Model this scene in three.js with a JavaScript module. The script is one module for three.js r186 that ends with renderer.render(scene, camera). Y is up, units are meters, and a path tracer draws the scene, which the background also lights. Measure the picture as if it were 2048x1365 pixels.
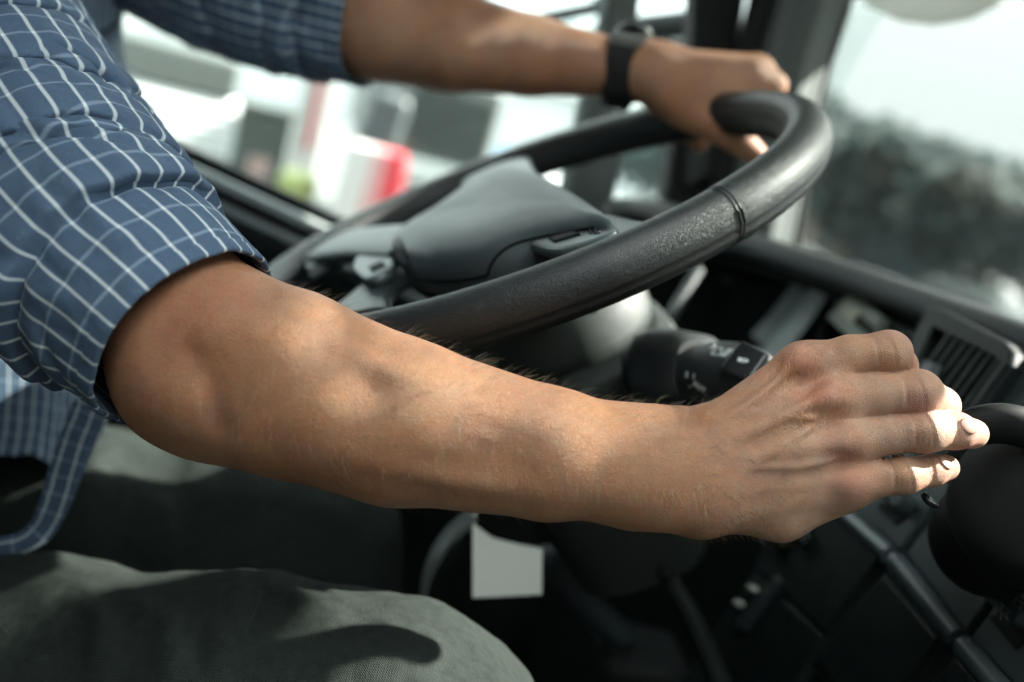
import * as THREE from 'three';
import { ImprovedNoise } from 'three/addons/math/ImprovedNoise.js';
import { RoundedBoxGeometry } from 'three/addons/geometries/RoundedBoxGeometry.js';
import { mergeGeometries, mergeVertices, toCreasedNormals } from 'three/addons/utils/BufferGeometryUtils.js';
import { FontLoader } from 'three/addons/loaders/FontLoader.js';
import { TextGeometry } from 'three/addons/geometries/TextGeometry.js';

// ---------------------------------------------------------------- camera, sky, sun, exposure
const V = (x, y, z) => new THREE.Vector3(x, y, z), RAD = Math.PI / 180;
const FOCAL = 1850;                                   // focal length in pixels of the 2048 px wide photograph
const scene = new THREE.Scene();
const camera = new THREE.PerspectiveCamera(2 * Math.atan(682.5 / FOCAL) / RAD, 2048 / 1365, 0.05, 2000);
camera.rotation.order = 'YXZ';
camera.position.set(0, 2.4, 0);
camera.rotation.set(-13.5 * RAD, -9 * RAD, 16 * RAD);
camera.updateMatrixWorld();
camera.focus = 0.475;
camera.userData.fStop = 2.9;

const renderer = new THREE.WebGLRenderer({ antialias: true });
renderer.toneMapping = THREE.LinearToneMapping;
renderer.toneMappingExposure = 15.5;
renderer.shadowMap.enabled = true;

{ // bright hazy sky under thin even cloud
  const W = 256, H = 128, d = new Float32Array(W * H * 4);
  for (let y = 0; y < H; y++) for (let x = 0; x < W; x++) {
    const up = Math.max(0, Math.sin(((y + 0.5) / H - 0.5) * Math.PI)), i = (y * W + x) * 4;
    const l = 0.12 * (1 + 3.0 * up);                        // as under a thin even cloud: brightest overhead
    d[i] = 0.93 * l; d[i + 1] = 1.02 * l; d[i + 2] = 1.01 * l; d[i + 3] = 1;
  }
  const sky = new THREE.DataTexture(d, W, H, THREE.RGBAFormat, THREE.FloatType);
  sky.mapping = THREE.EquirectangularReflectionMapping; sky.magFilter = THREE.LinearFilter; sky.needsUpdate = true;
  scene.background = sky; scene.environment = sky;
}
const sun = new THREE.DirectionalLight(new THREE.Color(1, 0.96, 0.89), 5);
sun.position.set(10, 8.0, -1.6); sun.target.position.set(0, 0, 0);
sun.name = 'sun'; sun.castShadow = true; sun.shadow.mapSize.set(2048, 2048); sun.shadow.radius = 1.5;
Object.assign(sun.shadow.camera, { left: -40, right: 40, top: 40, bottom: -40, near: 0.1, far: 200 });
sun.position.multiplyScalar(5);
scene.add(sun, sun.target);

// ---------------------------------------------------------------- helpers
let seed = 20231;
const rnd = () => { seed = (seed + 0x6d2b79f5) | 0; let t = Math.imul(seed ^ (seed >>> 15), 1 | seed); t = (t + Math.imul(t ^ (t >>> 7), 61 | t)) ^ t; return ((t ^ (t >>> 14)) >>> 0) / 4294967296; };
const rr = (a, b) => a + (b - a) * rnd();
const perlin = new ImprovedNoise();
const N3 = (x, y, z) => perlin.noise(x + 31.7, y + 17.3, z + 57.1);
const fbm = (x, y, z) => N3(x, y, z) * 0.55 + N3(x * 2.1, y * 2.1, z * 2.1) * 0.28 + N3(x * 4.3, y * 4.3, z * 4.3) * 0.17;
const sm = THREE.MathUtils.smoothstep, clamp = THREE.MathUtils.clamp, mix = THREE.MathUtils.lerp;
const gauss = (x, s) => Math.exp(-(x * x) / (s * s));
const at = (x, y, d) => V((x - 1024) / FOCAL * d, (682.5 - y) / FOCAL * d, -d).applyMatrix4(camera.matrixWorld);
const EYE = camera.position.clone();
const plane = (p, n, up = V(0, 1, 0)) => {            // local axes u (across), v (up), n
  n = n.clone().normalize();
  const u = up.clone().cross(n).normalize(), v = n.clone().cross(u);
  return { p, n, u, v, m: new THREE.Matrix4().makeBasis(u, v, n).setPosition(p) };
};
const lift = (P, h) => plane(P.p.clone().addScaledVector(P.n, h), P.n, P.v);
const hit = (P, x, y) => { const r = at(x, y, 1).sub(EYE); return EYE.clone().addScaledVector(r, P.p.clone().sub(EYE).dot(P.n) / r.dot(P.n)); };
const loc = (P, x, y) => { const q = hit(P, x, y).sub(P.p); return new THREE.Vector2(q.dot(P.u), q.dot(P.v)); };

const counts = {};
const numbered = (n) => { const k = counts[n] = (counts[n] ?? -1) + 1; return k ? n + '_' + String(k).padStart(3, '0') : n; };
function thing(name, label, category, base, group) {
  const o = new THREE.Group(); o.name = numbered(name); o.position.copy(base);
  o.userData = { label, category }; if (group) o.userData.group = group;
  scene.add(o); o.base = base; return o;
}
function part(parent, name, geo, mat, label) {          // geo in world coordinates
  const m = new THREE.Mesh(geo, mat); m.name = name; m.castShadow = m.receiveShadow = true;
  let base = V(0, 0, 0); for (let o = parent; o && o !== scene; o = o.parent) base.add(o.position);
  geo.translate(-base.x, -base.y, -base.z);
  if (label) m.userData.label = label;
  parent.add(m); return m;
}
function struct(name, geo, mat, label) {
  const m = new THREE.Mesh(geo, mat); m.name = name; m.userData.kind = 'structure'; m.castShadow = m.receiveShadow = true;
  if (label) m.userData.label = label; scene.add(m); return m;
}
const mat = (r, g, b, rough = 0.6, o = {}) => new THREE.MeshPhysicalMaterial({ color: new THREE.Color(r, g, b), roughness: rough, ...o });

function tex(n, f, { srgb = false, bytes = true } = {}) {   // f(u, v) -> grey or [r, g, b] in 0..1, tileable if f is
  const d = new Uint8Array(n * n * 4);
  for (let y = 0; y < n; y++) for (let x = 0; x < n; x++) {
    const c = f(x / n, y / n), i = (y * n + x) * 4;
    for (let k = 0; k < 3; k++) d[i + k] = clamp(Math.round((c.length ? c[k] : c) * 255), 0, 255);
    d[i + 3] = 255;
  }
  const t = new THREE.DataTexture(d, n, n); t.wrapS = t.wrapT = THREE.RepeatWrapping; t.magFilter = THREE.LinearFilter;
  if (srgb) t.colorSpace = THREE.SRGBColorSpace; t.needsUpdate = true; return t;
}
const rep = (t, s, s2 = s) => { const c = t.clone(); c.repeat.set(s, s2); c.needsUpdate = true; return c; };
function worley(cells, ax = 1) {                         // tileable: distance to nearest and second nearest seed
  const P = []; for (let i = 0; i < cells * cells; i++) P.push([rnd(), rnd()]);
  return (u, v) => {
    const x = u * cells, y = v * cells, ix = Math.floor(x), iy = Math.floor(y); let a = 9, b = 9;
    for (let j = -1; j <= 1; j++) for (let i = -1; i <= 1; i++) {
      const q = P[((iy + j + cells) % cells) * cells + (ix + i + cells) % cells];
      const d = Math.hypot((ix + i + q[0] - x), (iy + j + q[1] - y) * ax);
      if (d < a) { b = a; a = d; } else if (d < b) b = d;
    }
    return [a, b];
  };
}
const tn = (u, v, f, z = 0) => {                         // tileable perlin
  const a = (uu, vv) => N3(uu * f, vv * f, z), s = sm(u, 0.8, 1), t = sm(v, 0.8, 1);
  return mix(mix(a(u, v), a(u - 1, v), s), mix(a(u, v - 1), a(u - 1, v - 1), s), t);
};

// closed outline through pixels on a plane, resampled
function outline(P, pts, n = 72, h = 0, tension = 0.5) {
  const c = new THREE.CatmullRomCurve3(pts.map(([x, y]) => hit(P, x, y)), true, 'catmullrom', tension);
  return c.getSpacedPoints(n).slice(0, n).map((p) => p.addScaledVector(P.n, h));
}
function loft(rings, capA = true, capB = true) {         // rings of equal length -> closed skin
  const n = rings[0].length, pos = [], idx = [], uv = [];
  const put = (p, u, v) => { pos.push(p.x, p.y, p.z); uv.push(u, v); return pos.length / 3 - 1; };
  let v = 0;
  rings.forEach((r, k) => { if (k) v += r[0].distanceTo(rings[k - 1][0]); let u = 0; for (let i = 0; i <= n; i++) { if (i) u += r[i % n].distanceTo(r[i - 1]); put(r[i % n], u, v); } });
  for (let k = 0; k < rings.length - 1; k++) for (let i = 0; i < n; i++) { const a = k * (n + 1) + i, b = a + n + 1; idx.push(a, a + 1, b, b, a + 1, b + 1); }
  const cap = (r, flip) => { const c = r.reduce((s, p) => s.add(p), V(0, 0, 0)).divideScalar(n), k = put(c, 0, 0), first = pos.length / 3; r.forEach((p) => put(p, p.distanceTo(c), 0.01)); for (let i = 0; i < n; i++) idx.push(...(flip ? [k, first + (i + 1) % n, first + i] : [k, first + i, first + (i + 1) % n])); };
  if (capA) cap(rings[0], true); if (capB) cap(rings[rings.length - 1], false);
  let g = new THREE.BufferGeometry(); g.setAttribute('position', new THREE.Float32BufferAttribute(pos, 3)); g.setAttribute('uv', new THREE.Float32BufferAttribute(uv, 2)); g.setIndex(idx);
  // outward orientation
  let vol = 0; for (let i = 0; i < idx.length; i += 3) { const [a, b, c] = [0, 1, 2].map((k) => V(pos[idx[i + k] * 3], pos[idx[i + k] * 3 + 1], pos[idx[i + k] * 3 + 2])); vol += a.sub(rings[0][0]).dot(b.sub(rings[0][0]).cross(c.sub(rings[0][0]))); }
  if (vol < 0) for (let i = 0; i < idx.length; i += 3) [idx[i + 1], idx[i + 2]] = [idx[i + 2], idx[i + 1]];
  g.setIndex(idx); g.computeVertexNormals();
  { // seam normals
    const nn = g.attributes.normal; rings.forEach((r, k) => { const a = k * (n + 1), b = a + n, s = V(0, 0, 0).fromBufferAttribute(nn, a).add(V(0, 0, 0).fromBufferAttribute(nn, b)).normalize(); nn.setXYZ(a, s.x, s.y, s.z); nn.setXYZ(b, s.x, s.y, s.z); });
  }
  return g;
}
const scaleRing = (r, s, h, n) => { const c = r.reduce((q, p) => q.add(p), V(0, 0, 0)).divideScalar(r.length); return r.map((p) => p.clone().sub(c).multiplyScalar(s).add(c).addScaledVector(n, h)); };
// tube along a path of [x, y, depth, radius] pixels (or Vector3 with .r); rad(s, theta, base, t) may shape it
function sweep(path, { seg = 48, ring = 32, rad, flat = 1, ref = V(0, 0, 1), caps = true, radiusUv = 0.05, round = false } = {}) {
  const pts = path.map((p) => p.isVector3 ? p : at(p[0], p[1], p[2])), rs = path.map((p) => p.isVector3 ? p.r : p[3]);
  const c = new THREE.CatmullRomCurve3(pts, false, 'centripetal'), rc = new THREE.CatmullRomCurve3(rs.map((r, i) => V(i, r, 0)), false, 'catmullrom', 0.5);
  const L = c.getLength(), rings = [], info = [];
  for (let k = 0; k <= seg; k++) {
    const t = k / seg, u = c.getUtoTmapping(t), p = c.getPoint(u), T = c.getTangent(u).normalize();
    const X = ref.clone().addScaledVector(T, -ref.dot(T)).normalize(), Y = T.clone().cross(X), r = [];
    let base = rc.getPoint(u).y;
    if (round) { const e = Math.min(t, 1 - t) * L / base; if (e < 1) base *= Math.sqrt(Math.max(0.02, 1 - (1 - e) ** 2)); }
    for (let i = 0; i < ring; i++) { const th = i / ring * 2 * Math.PI, q = rad ? rad(t * L, th, base, t) : base; r.push(p.clone().addScaledVector(X, Math.cos(th) * q).addScaledVector(Y, Math.sin(th) * q * flat)); }
    rings.push(r); info.push(t * L);
  }
  const g = loft(rings, caps, caps), uv = g.attributes.uv;
  for (let k = 0; k <= seg; k++) for (let i = 0; i <= ring; i++) uv.setXY(k * (ring + 1) + i, i / ring * 2 * Math.PI * radiusUv, info[k]);
  return g;
}
// flat piece with thickness and bevelled edge whose outline is given by pixels on a plane; its face lies on the plane, its body behind it
function slab(P, pts, thick, { bevel = 0.001, holes = [], proud = 0, smooth = false } = {}) {
  const poly = pts.map((q) => q.isVector2 ? q : loc(P, q[0], q[1])), s = smooth ? new THREE.Shape().setFromPoints(new THREE.SplineCurve([...poly, poly[0]]).getPoints(60)) : new THREE.Shape(poly);
  for (const h of holes) s.holes.push(new THREE.Path(h.map(([x, y]) => loc(P, x, y))));
  const g = new THREE.ExtrudeGeometry(s, { depth: Math.max(1e-4, thick - 2 * bevel), bevelEnabled: bevel > 0, bevelSize: bevel, bevelThickness: bevel, bevelOffset: -bevel, bevelSegments: 2, curveSegments: 8 });
  g.translate(0, 0, -thick + bevel + proud);
  return g.applyMatrix4(P.m);
}
const boxAt = (P, x, y, w, h, d, r = 0.002, turn = 0) => { const l = loc(P, x, y), g = new RoundedBoxGeometry(w, h, d, 2, Math.min(r, w / 2.1, h / 2.1, d / 2.1)); if (turn) g.rotateZ(turn); return g.translate(l.x, l.y, 0).applyMatrix4(P.m); };
const bar = (a, b, r, n = 10) => { a = a.isVector3 ? a : at(...a); b = b.isVector3 ? b : at(...b); const g = new THREE.CapsuleGeometry(r, a.distanceTo(b), 4, n); g.applyQuaternion(new THREE.Quaternion().setFromUnitVectors(V(0, 1, 0), b.clone().sub(a).normalize())); const c = a.clone().add(b).multiplyScalar(0.5); return g.translate(c.x, c.y, c.z); };
const box = (x0, x1, y0, y1, z0, z1, r = 0.01) => new RoundedBoxGeometry(x1 - x0, y1 - y0, z1 - z0, 2, Math.min(r, (x1 - x0) / 2.1, (y1 - y0) / 2.1, (z1 - z0) / 2.1)).translate((x0 + x1) / 2, (y0 + y1) / 2, (z0 + z1) / 2);

// signed-distance modelling: tapered capsules joined smoothly, meshed by surface nets
const capsule = (a, b) => { const A = at(a[0], a[1], a[2]), B = at(b[0], b[1], b[2]), d = B.clone().sub(A); return { ax: A.x, ay: A.y, az: A.z, bx: d.x, by: d.y, bz: d.z, inv: 1 / Math.max(1e-12, d.lengthSq()), ra: a[3], dr: b[3] - a[3] }; };
const dCap = (c, x, y, z) => { const px = x - c.ax, py = y - c.ay, pz = z - c.az; let h = (px * c.bx + py * c.by + pz * c.bz) * c.inv; h = h < 0 ? 0 : h > 1 ? 1 : h; const ex = px - c.bx * h, ey = py - c.by * h, ez = pz - c.bz * h; return Math.sqrt(ex * ex + ey * ey + ez * ez) - c.ra - c.dr * h; };
const smin = (a, b, k) => { const h = Math.max(0, k - Math.abs(a - b)) / k; return Math.min(a, b) - h * h * k * 0.25; };
const chain = (pts) => pts.slice(1).map((p, i) => capsule(pts[i], p));
const dChain = (cs, k, x, y, z) => { let d = 9; for (const c of cs) d = smin(d, dCap(c, x, y, z), k); return d; };
function nets(f, lo, hi, cell) {
  const nx = Math.ceil((hi.x - lo.x) / cell) + 1, ny = Math.ceil((hi.y - lo.y) / cell) + 1, nz = Math.ceil((hi.z - lo.z) / cell) + 1, F = new Float32Array(nx * ny * nz), B = 8;
  const id = (i, j, k) => (k * ny + j) * nx + i;
  for (let k = 0; k < nz; k += B) for (let j = 0; j < ny; j += B) for (let i = 0; i < nx; i += B) {
    const c = f(lo.x + (i + B / 2) * cell, lo.y + (j + B / 2) * cell, lo.z + (k + B / 2) * cell), far = Math.abs(c) > B * cell * 1.3;
    for (let kk = k; kk < Math.min(nz, k + B); kk++) for (let jj = j; jj < Math.min(ny, j + B); jj++) for (let ii = i; ii < Math.min(nx, i + B); ii++) F[id(ii, jj, kk)] = far ? c : f(lo.x + ii * cell, lo.y + jj * cell, lo.z + kk * cell);
  }
  const vid = new Int32Array(nx * ny * nz).fill(-1), pos = [], idx = [];
  const C = [[0, 0, 0], [1, 0, 0], [0, 1, 0], [1, 1, 0], [0, 0, 1], [1, 0, 1], [0, 1, 1], [1, 1, 1]], E = [[0, 1], [2, 3], [4, 5], [6, 7], [0, 2], [1, 3], [4, 6], [5, 7], [0, 4], [1, 5], [2, 6], [3, 7]];
  for (let k = 0; k < nz - 1; k++) for (let j = 0; j < ny - 1; j++) for (let i = 0; i < nx - 1; i++) {
    let neg = 0; const v = []; for (const c of C) { const q = F[id(i + c[0], j + c[1], k + c[2])]; v.push(q); if (q < 0) neg++; }
    if (!neg || neg === 8) continue;
    let sx = 0, sy = 0, sz = 0, n = 0;
    for (const [a, b] of E) if ((v[a] < 0) !== (v[b] < 0)) { const t = v[a] / (v[a] - v[b]); sx += C[a][0] + (C[b][0] - C[a][0]) * t; sy += C[a][1] + (C[b][1] - C[a][1]) * t; sz += C[a][2] + (C[b][2] - C[a][2]) * t; n++; }
    vid[id(i, j, k)] = pos.length / 3; pos.push(lo.x + (i + sx / n) * cell, lo.y + (j + sy / n) * cell, lo.z + (k + sz / n) * cell);
  }
  const quad = (a, b, c, d, flip) => { if (a < 0 || b < 0 || c < 0 || d < 0) return; flip ? idx.push(a, c, b, a, d, c) : idx.push(a, b, c, a, c, d); };
  for (let k = 1; k < nz - 1; k++) for (let j = 1; j < ny - 1; j++) for (let i = 1; i < nx - 1; i++) {
    const q = F[id(i, j, k)] < 0;
    if (q !== F[id(i + 1, j, k)] < 0) quad(vid[id(i, j - 1, k - 1)], vid[id(i, j, k - 1)], vid[id(i, j, k)], vid[id(i, j - 1, k)], !q);
    if (q !== F[id(i, j + 1, k)] < 0) quad(vid[id(i - 1, j, k - 1)], vid[id(i - 1, j, k)], vid[id(i, j, k)], vid[id(i, j, k - 1)], !q);
    if (q !== F[id(i, j, k + 1)] < 0) quad(vid[id(i - 1, j - 1, k)], vid[id(i, j - 1, k)], vid[id(i, j, k)], vid[id(i - 1, j, k)], !q);
  }
  const g = new THREE.BufferGeometry(), nor = new Float32Array(pos.length), e = cell * 0.7;
  for (let i = 0; i < pos.length; i += 3) {                // pull vertices onto the surface and take normals from the field
    for (let r = 0; r < 2; r++) {
      const [x, y, z] = [pos[i], pos[i + 1], pos[i + 2]], gx = f(x + e, y, z) - f(x - e, y, z), gy = f(x, y + e, z) - f(x, y - e, z), gz = f(x, y, z + e) - f(x, y, z - e), l = Math.hypot(gx, gy, gz) || 1;
      if (!r) { const d = clamp(f(x, y, z), -cell, cell) * 0.9; pos[i] -= gx / l * d; pos[i + 1] -= gy / l * d; pos[i + 2] -= gz / l * d; } else { nor[i] = gx / l; nor[i + 1] = gy / l; nor[i + 2] = gz / l; }
    }
  }
  g.setAttribute('position', new THREE.Float32BufferAttribute(pos, 3)); g.setAttribute('normal', new THREE.BufferAttribute(nor, 3));
  for (let t = 0; t < idx.length; t += 3) {
    const a = idx[t] * 3, b = idx[t + 1] * 3, c = idx[t + 2] * 3, ux = pos[b] - pos[a], uy = pos[b + 1] - pos[a + 1], uz = pos[b + 2] - pos[a + 2], wx = pos[c] - pos[a], wy = pos[c + 1] - pos[a + 1], wz = pos[c + 2] - pos[a + 2];
    if ((uy * wz - uz * wy) * nor[a] + (uz * wx - ux * wz) * nor[a + 1] + (ux * wy - uy * wx) * nor[a + 2] < 0) { const k = idx[t + 1]; idx[t + 1] = idx[t + 2]; idx[t + 2] = k; }
  }
  g.setIndex(idx);
  return g;
}
function bounds(caps, pad) { const b = new THREE.Box3(); for (const c of caps) { const r = Math.max(c.ra, c.ra + c.dr) + pad; for (const h of [0, 1]) { const p = V(c.ax + c.bx * h, c.ay + c.by * h, c.az + c.bz * h); b.expandByPoint(p.clone().addScalar(r)); b.expandByPoint(p.addScalar(-r)); } } return b; }
// uv in metres around and along an axis; triangles across the seam are few and lie away from the camera
function axisUv(g, A, B, R) {
  const T = B.clone().sub(A).normalize(), X = EYE.clone().sub(A); X.addScaledVector(T, -X.dot(T)).normalize(); const Y = T.clone().cross(X), p = g.attributes.position, uv = new Float32Array(p.count * 2), q = V(0, 0, 0);
  for (let i = 0; i < p.count; i++) { q.fromBufferAttribute(p, i).sub(A); uv[i * 2] = q.dot(T); uv[i * 2 + 1] = Math.atan2(q.dot(Y), q.dot(X)) * R; }
  g.setAttribute('uv', new THREE.BufferAttribute(uv, 2)); return g;
}
const ray = new THREE.Raycaster();
function onSurface(mesh, x, y) {                          // where the sight line through a pixel meets a mesh
  mesh.updateWorldMatrix(true, false); ray.set(EYE, at(x, y, 1).sub(EYE).normalize());
  const h = ray.intersectObject(mesh, false)[0]; if (!h) return null;
  return { p: h.point, n: h.normal ? h.normal.clone().transformDirection(mesh.matrixWorld) : h.face.normal.clone().transformDirection(mesh.matrixWorld) };
}

// ---------------------------------------------------------------- materials
const noiseTex = tex(256, (u, v) => 0.5 + 0.6 * (tn(u, v, 6) * 0.6 + tn(u, v, 14, 3) * 0.4));
const fineTex = tex(256, (u, v) => 0.5 + 0.55 * (tn(u, v, 24) * 0.6 + tn(u, v, 50, 3) * 0.5));
const wl = worley(40);
const leatherTex = tex(512, (u, v) => { const w1 = 0.012 * tn(u, v, 20, 7), [a, b] = wl((u + w1 + 1) % 1, (v + w1 + 1) % 1); return 0.25 + 0.75 * sm(b - a, 0.02, 0.35); });
const dustTex = (r, g, b, amt, f = 7) => tex(256, (u, v) => { const n = 1 + amt * (tn(u, v, f, 11) + 0.6 * tn(u, v, f * 3.1, 5)); return [r * n, g * n, b * n]; }, { srgb: true });
const plasticBump = rep(leatherTex, 18), roughTex = tex(256, (u, v) => 0.8 + 0.35 * tn(u, v, 8, 2) + 0.25 * tn(u, v, 30, 4));
const M = {
  rim: mat(0.009, 0.012, 0.0125, 0.42, { bumpMap: rep(leatherTex, 21), bumpScale: 0.00014, }),
  hub: mat(0.036, 0.047, 0.05, 0.38, { bumpMap: plasticBump, bumpScale: 0.00006 }),
  hubDark: mat(0.014, 0.017, 0.018, 0.42, { bumpMap: plasticBump, bumpScale: 0.00006 }),
  silver: mat(0.075, 0.092, 0.096, 0.36, { metalness: 0.2 }),
  black: mat(0.003, 0.0042, 0.0041, 0.6, { specularIntensity: 0.28 }),
  seam: mat(0.03, 0.036, 0.037, 0.35),
  gloss: mat(0.012, 0.013, 0.014, 0.22),
  dash: mat(0.005, 0.008, 0.0076, 0.5, { specularIntensity: 0.28, bumpMap: plasticBump, bumpScale: 0.00008, roughnessMap: rep(roughTex, 6) }),
  dashLight: mat(0.022, 0.032, 0.033, 0.42, { specularIntensity: 0.6, bumpMap: plasticBump, bumpScale: 0.00006 }),
  shroud: mat(0.022, 0.03, 0.027, 0.5, { bumpMap: plasticBump, bumpScale: 0.0001 }),
  print: mat(0.6, 0.65, 0.64, 0.6),
  dimPrint: mat(0.13, 0.15, 0.15, 0.6),
  paper: mat(0.62, 0.64, 0.59, 0.8),
  trim: mat(0.1, 0.12, 0.113, 0.7, { bumpMap: rep(noiseTex, 10), bumpScale: 0.0004 }),
  rubber: mat(0.009, 0.011, 0.011, 0.7, { specularIntensity: 0.5 }),
  chrome: mat(0.7, 0.72, 0.72, 0.16, { metalness: 1 }),
  glass: mat(0.92, 0.96, 0.95, 0.0, { transmission: 1, thickness: 0, ior: 1.45 }),
  windscreen: mat(0.335, 0.342, 0.333, 0.0, { specularIntensity: 0.35, transmission: 1, thickness: 0, ior: 1.45 }),
};

// ---------------------------------------------------------------- outside the cab
scene.fog = new THREE.FogExp2(new THREE.Color(0.78, 0.95, 0.97), 0.0005);   // summer haze over the yard
const concrete = mat(1, 1, 1, 0.9, { map: rep(dustTex(0.24, 0.25, 0.24, 0.2), 40) });
struct('ground', new THREE.CircleGeometry(600, 96).rotateX(-Math.PI / 2), concrete, 'pale concrete yard around the truck');
struct('road', new THREE.PlaneGeometry(400, 9).rotateX(-Math.PI / 2).rotateY(75 * RAD).translate(34, 0.006, -20), mat(0.07, 0.075, 0.075, 0.9, { bumpMap: rep(noiseTex, 90), bumpScale: 0.004 }), 'grey asphalt road in front of the truck');
{ // wooded hillside beyond the windscreen
  const pts = [], A = at(1500, 300, 95), Bq = at(2500, 460, 95);
  const n = 60, idx = [], dir = Bq.clone().sub(A).setY(0), back = V(-dir.z, 0, dir.x).normalize().multiplyScalar(-1);
  if (back.dot(A.clone().sub(EYE)) < 0) back.negate();
  const heights = [];
  for (let i = 0; i <= n; i++) for (let j = 0; j <= 6; j++) {
    const p = A.clone().addScaledVector(dir, -0.4 + i / n * 1.8).addScaledVector(back, j * 9); const h = 15.5 * sm(j, 0, 5) * (1 + 0.18 * fbm(i * 0.17, j * 0.3, 1)) * (1 - 0.12 * sm(i / n, 0.3, 0.75));
    p.y = h - 0.5; pts.push(p.x, p.y, p.z); heights.push(p.clone());
    if (i && j) { const a = (i - 1) * 7 + j - 1; idx.push(a, a + 1, a + 8, a, a + 8, a + 7); }
  }
  const g = new THREE.BufferGeometry(); g.setAttribute('position', new THREE.Float32BufferAttribute(pts, 3)); g.setIndex(idx); g.computeVertexNormals();
  struct('hill', g, mat(0.02, 0.034, 0.028, 0.95), 'low green hill beyond the yard');
  const leaf = new THREE.IcosahedronGeometry(1, 1), lp = leaf.attributes.position;
  for (let i = 0; i < lp.count; i++) { const s = 0.75 + 0.5 * Math.abs(fbm(lp.getX(i) * 2, lp.getY(i) * 2, lp.getZ(i) * 2)); lp.setXYZ(i, lp.getX(i) * s, lp.getY(i) * s, lp.getZ(i) * s); }
  leaf.computeVertexNormals();
  const wood = new THREE.InstancedMesh(leaf, mat(0.018, 0.036, 0.032, 0.9), 2600), m4 = new THREE.Matrix4(), q = new THREE.Quaternion();
  for (let i = 0; i < 2600; i++) {
    const p = heights[Math.floor(rnd() * heights.length)].clone().addScaledVector(dir, rr(-0.02, 0.02)).addScaledVector(back, rr(-4, 4)), s = rr(0.7, 1.9);
    p.y += rr(-0.6, 1.4); q.setFromEuler(new THREE.Euler(rr(0, 6), rr(0, 6), rr(0, 6)));
    wood.setMatrixAt(i, m4.compose(p, q, V(s, s * rr(0.7, 1.1), s))); wood.setColorAt(i, new THREE.Color(rr(0.7, 1.0), rr(0.8, 1.2), rr(0.7, 1.2)));
  }
  wood.name = 'hillside_wood'; wood.userData = { label: 'green wooded hillside seen through the windscreen', category: 'wood', kind: 'stuff' }; wood.castShadow = wood.receiveShadow = true; scene.add(wood);
}
// a thing outside stands on the ground below the pixel of its middle, at a distance, turned towards the cab by a yaw
function outside(x, y, d) { const p = at(x, y, d); return V(p.x, 0, p.z); }
const spin = (g, base, yaw) => g.applyMatrix4(new THREE.Matrix4().makeRotationY(yaw).setPosition(base));
{ // dark teal lorry trailer ahead
  const b = outside(1800, 420, 24), yaw = -0.55, t = thing('lorry_trailer', 'dark blue green box trailer parked outside beyond the windscreen', 'trailer', b);
  const body = mat(0.01, 0.022, 0.026, 0.7, { specularIntensity: 0.5, bumpMap: rep(noiseTex, 0.6), bumpScale: 0.03 });
  part(t, 'cargo_box', spin(new RoundedBoxGeometry(2.5, 2.7, 7, 2, 0.05).translate(0, 2.35, -3.5), b, yaw), body);
  for (const s of [-0.62, 0.62]) part(t, 'rear_door', spin(new RoundedBoxGeometry(1.2, 2.5, 0.05, 2, 0.02).translate(s, 2.35, 0.03), b, yaw), mat(0.012, 0.025, 0.03, 0.7, { specularIntensity: 0.5 }));
  for (const s of [-0.15, 0.15]) part(t, 'lock_rod', spin(new THREE.CylinderGeometry(0.03, 0.03, 2.6, 8).translate(s, 2.35, 0.1), b, yaw), M.shroud);
  part(t, 'bumper', spin(new RoundedBoxGeometry(2.4, 0.18, 0.12, 2, 0.03).translate(0, 0.55, 0), b, yaw), M.rubber);
  for (const s of [-1, 1]) for (const z of [-1.2, -2.5]) part(t, 'wheel', spin(new THREE.CylinderGeometry(0.5, 0.5, 0.3, 24).rotateZ(Math.PI / 2).translate(s * 1.0, 0.5, z), b, yaw), M.rubber);
  for (const s of [-1, 1]) part(t, 'rear_light', spin(new RoundedBoxGeometry(0.3, 0.12, 0.05, 2, 0.02).translate(s * 0.95, 0.75, 0.08), b, yaw), mat(0.35, 0.02, 0.02, 0.3));
}
{ // low grey building to the right
  const b = outside(2060, 500, 40), yaw = -0.85, t = thing('depot_building', 'low grey flat roofed building across the road beyond the windscreen', 'building', b);
  part(t, 'wall', spin(box(-14, 16, 0, 3.2, -8, 0, 0.05), b, yaw), mat(0.06, 0.066, 0.063, 0.85, { bumpMap: rep(noiseTex, 2), bumpScale: 0.01 }));
  part(t, 'roof', spin(box(-14.6, 16.6, 3.21, 3.7, -8.6, 0.9, 0.05), b, yaw), mat(0.085, 0.095, 0.09, 0.8));
  for (let i = 0; i < 9; i++) { const w = part(t, 'window', spin(box(-12.6 + i * 3.1, -10.9 + i * 3.1, 1.1, 2.5, 0.003, 0.07, 0.02), b, yaw), mat(0.02, 0.025, 0.028, 0.08)); part(w, 'sill', spin(box(-12.7 + i * 3.1, -10.8 + i * 3.1, 1.0, 1.09, 0.003, 0.16, 0.02), b, yaw), mat(0.4, 0.4, 0.38, 0.7)); }
  part(t, 'door', spin(box(11.3, 12.4, 0, 2.2, 0.075, 0.12, 0.02), b, yaw), mat(0.05, 0.055, 0.06, 0.6));
}
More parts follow.
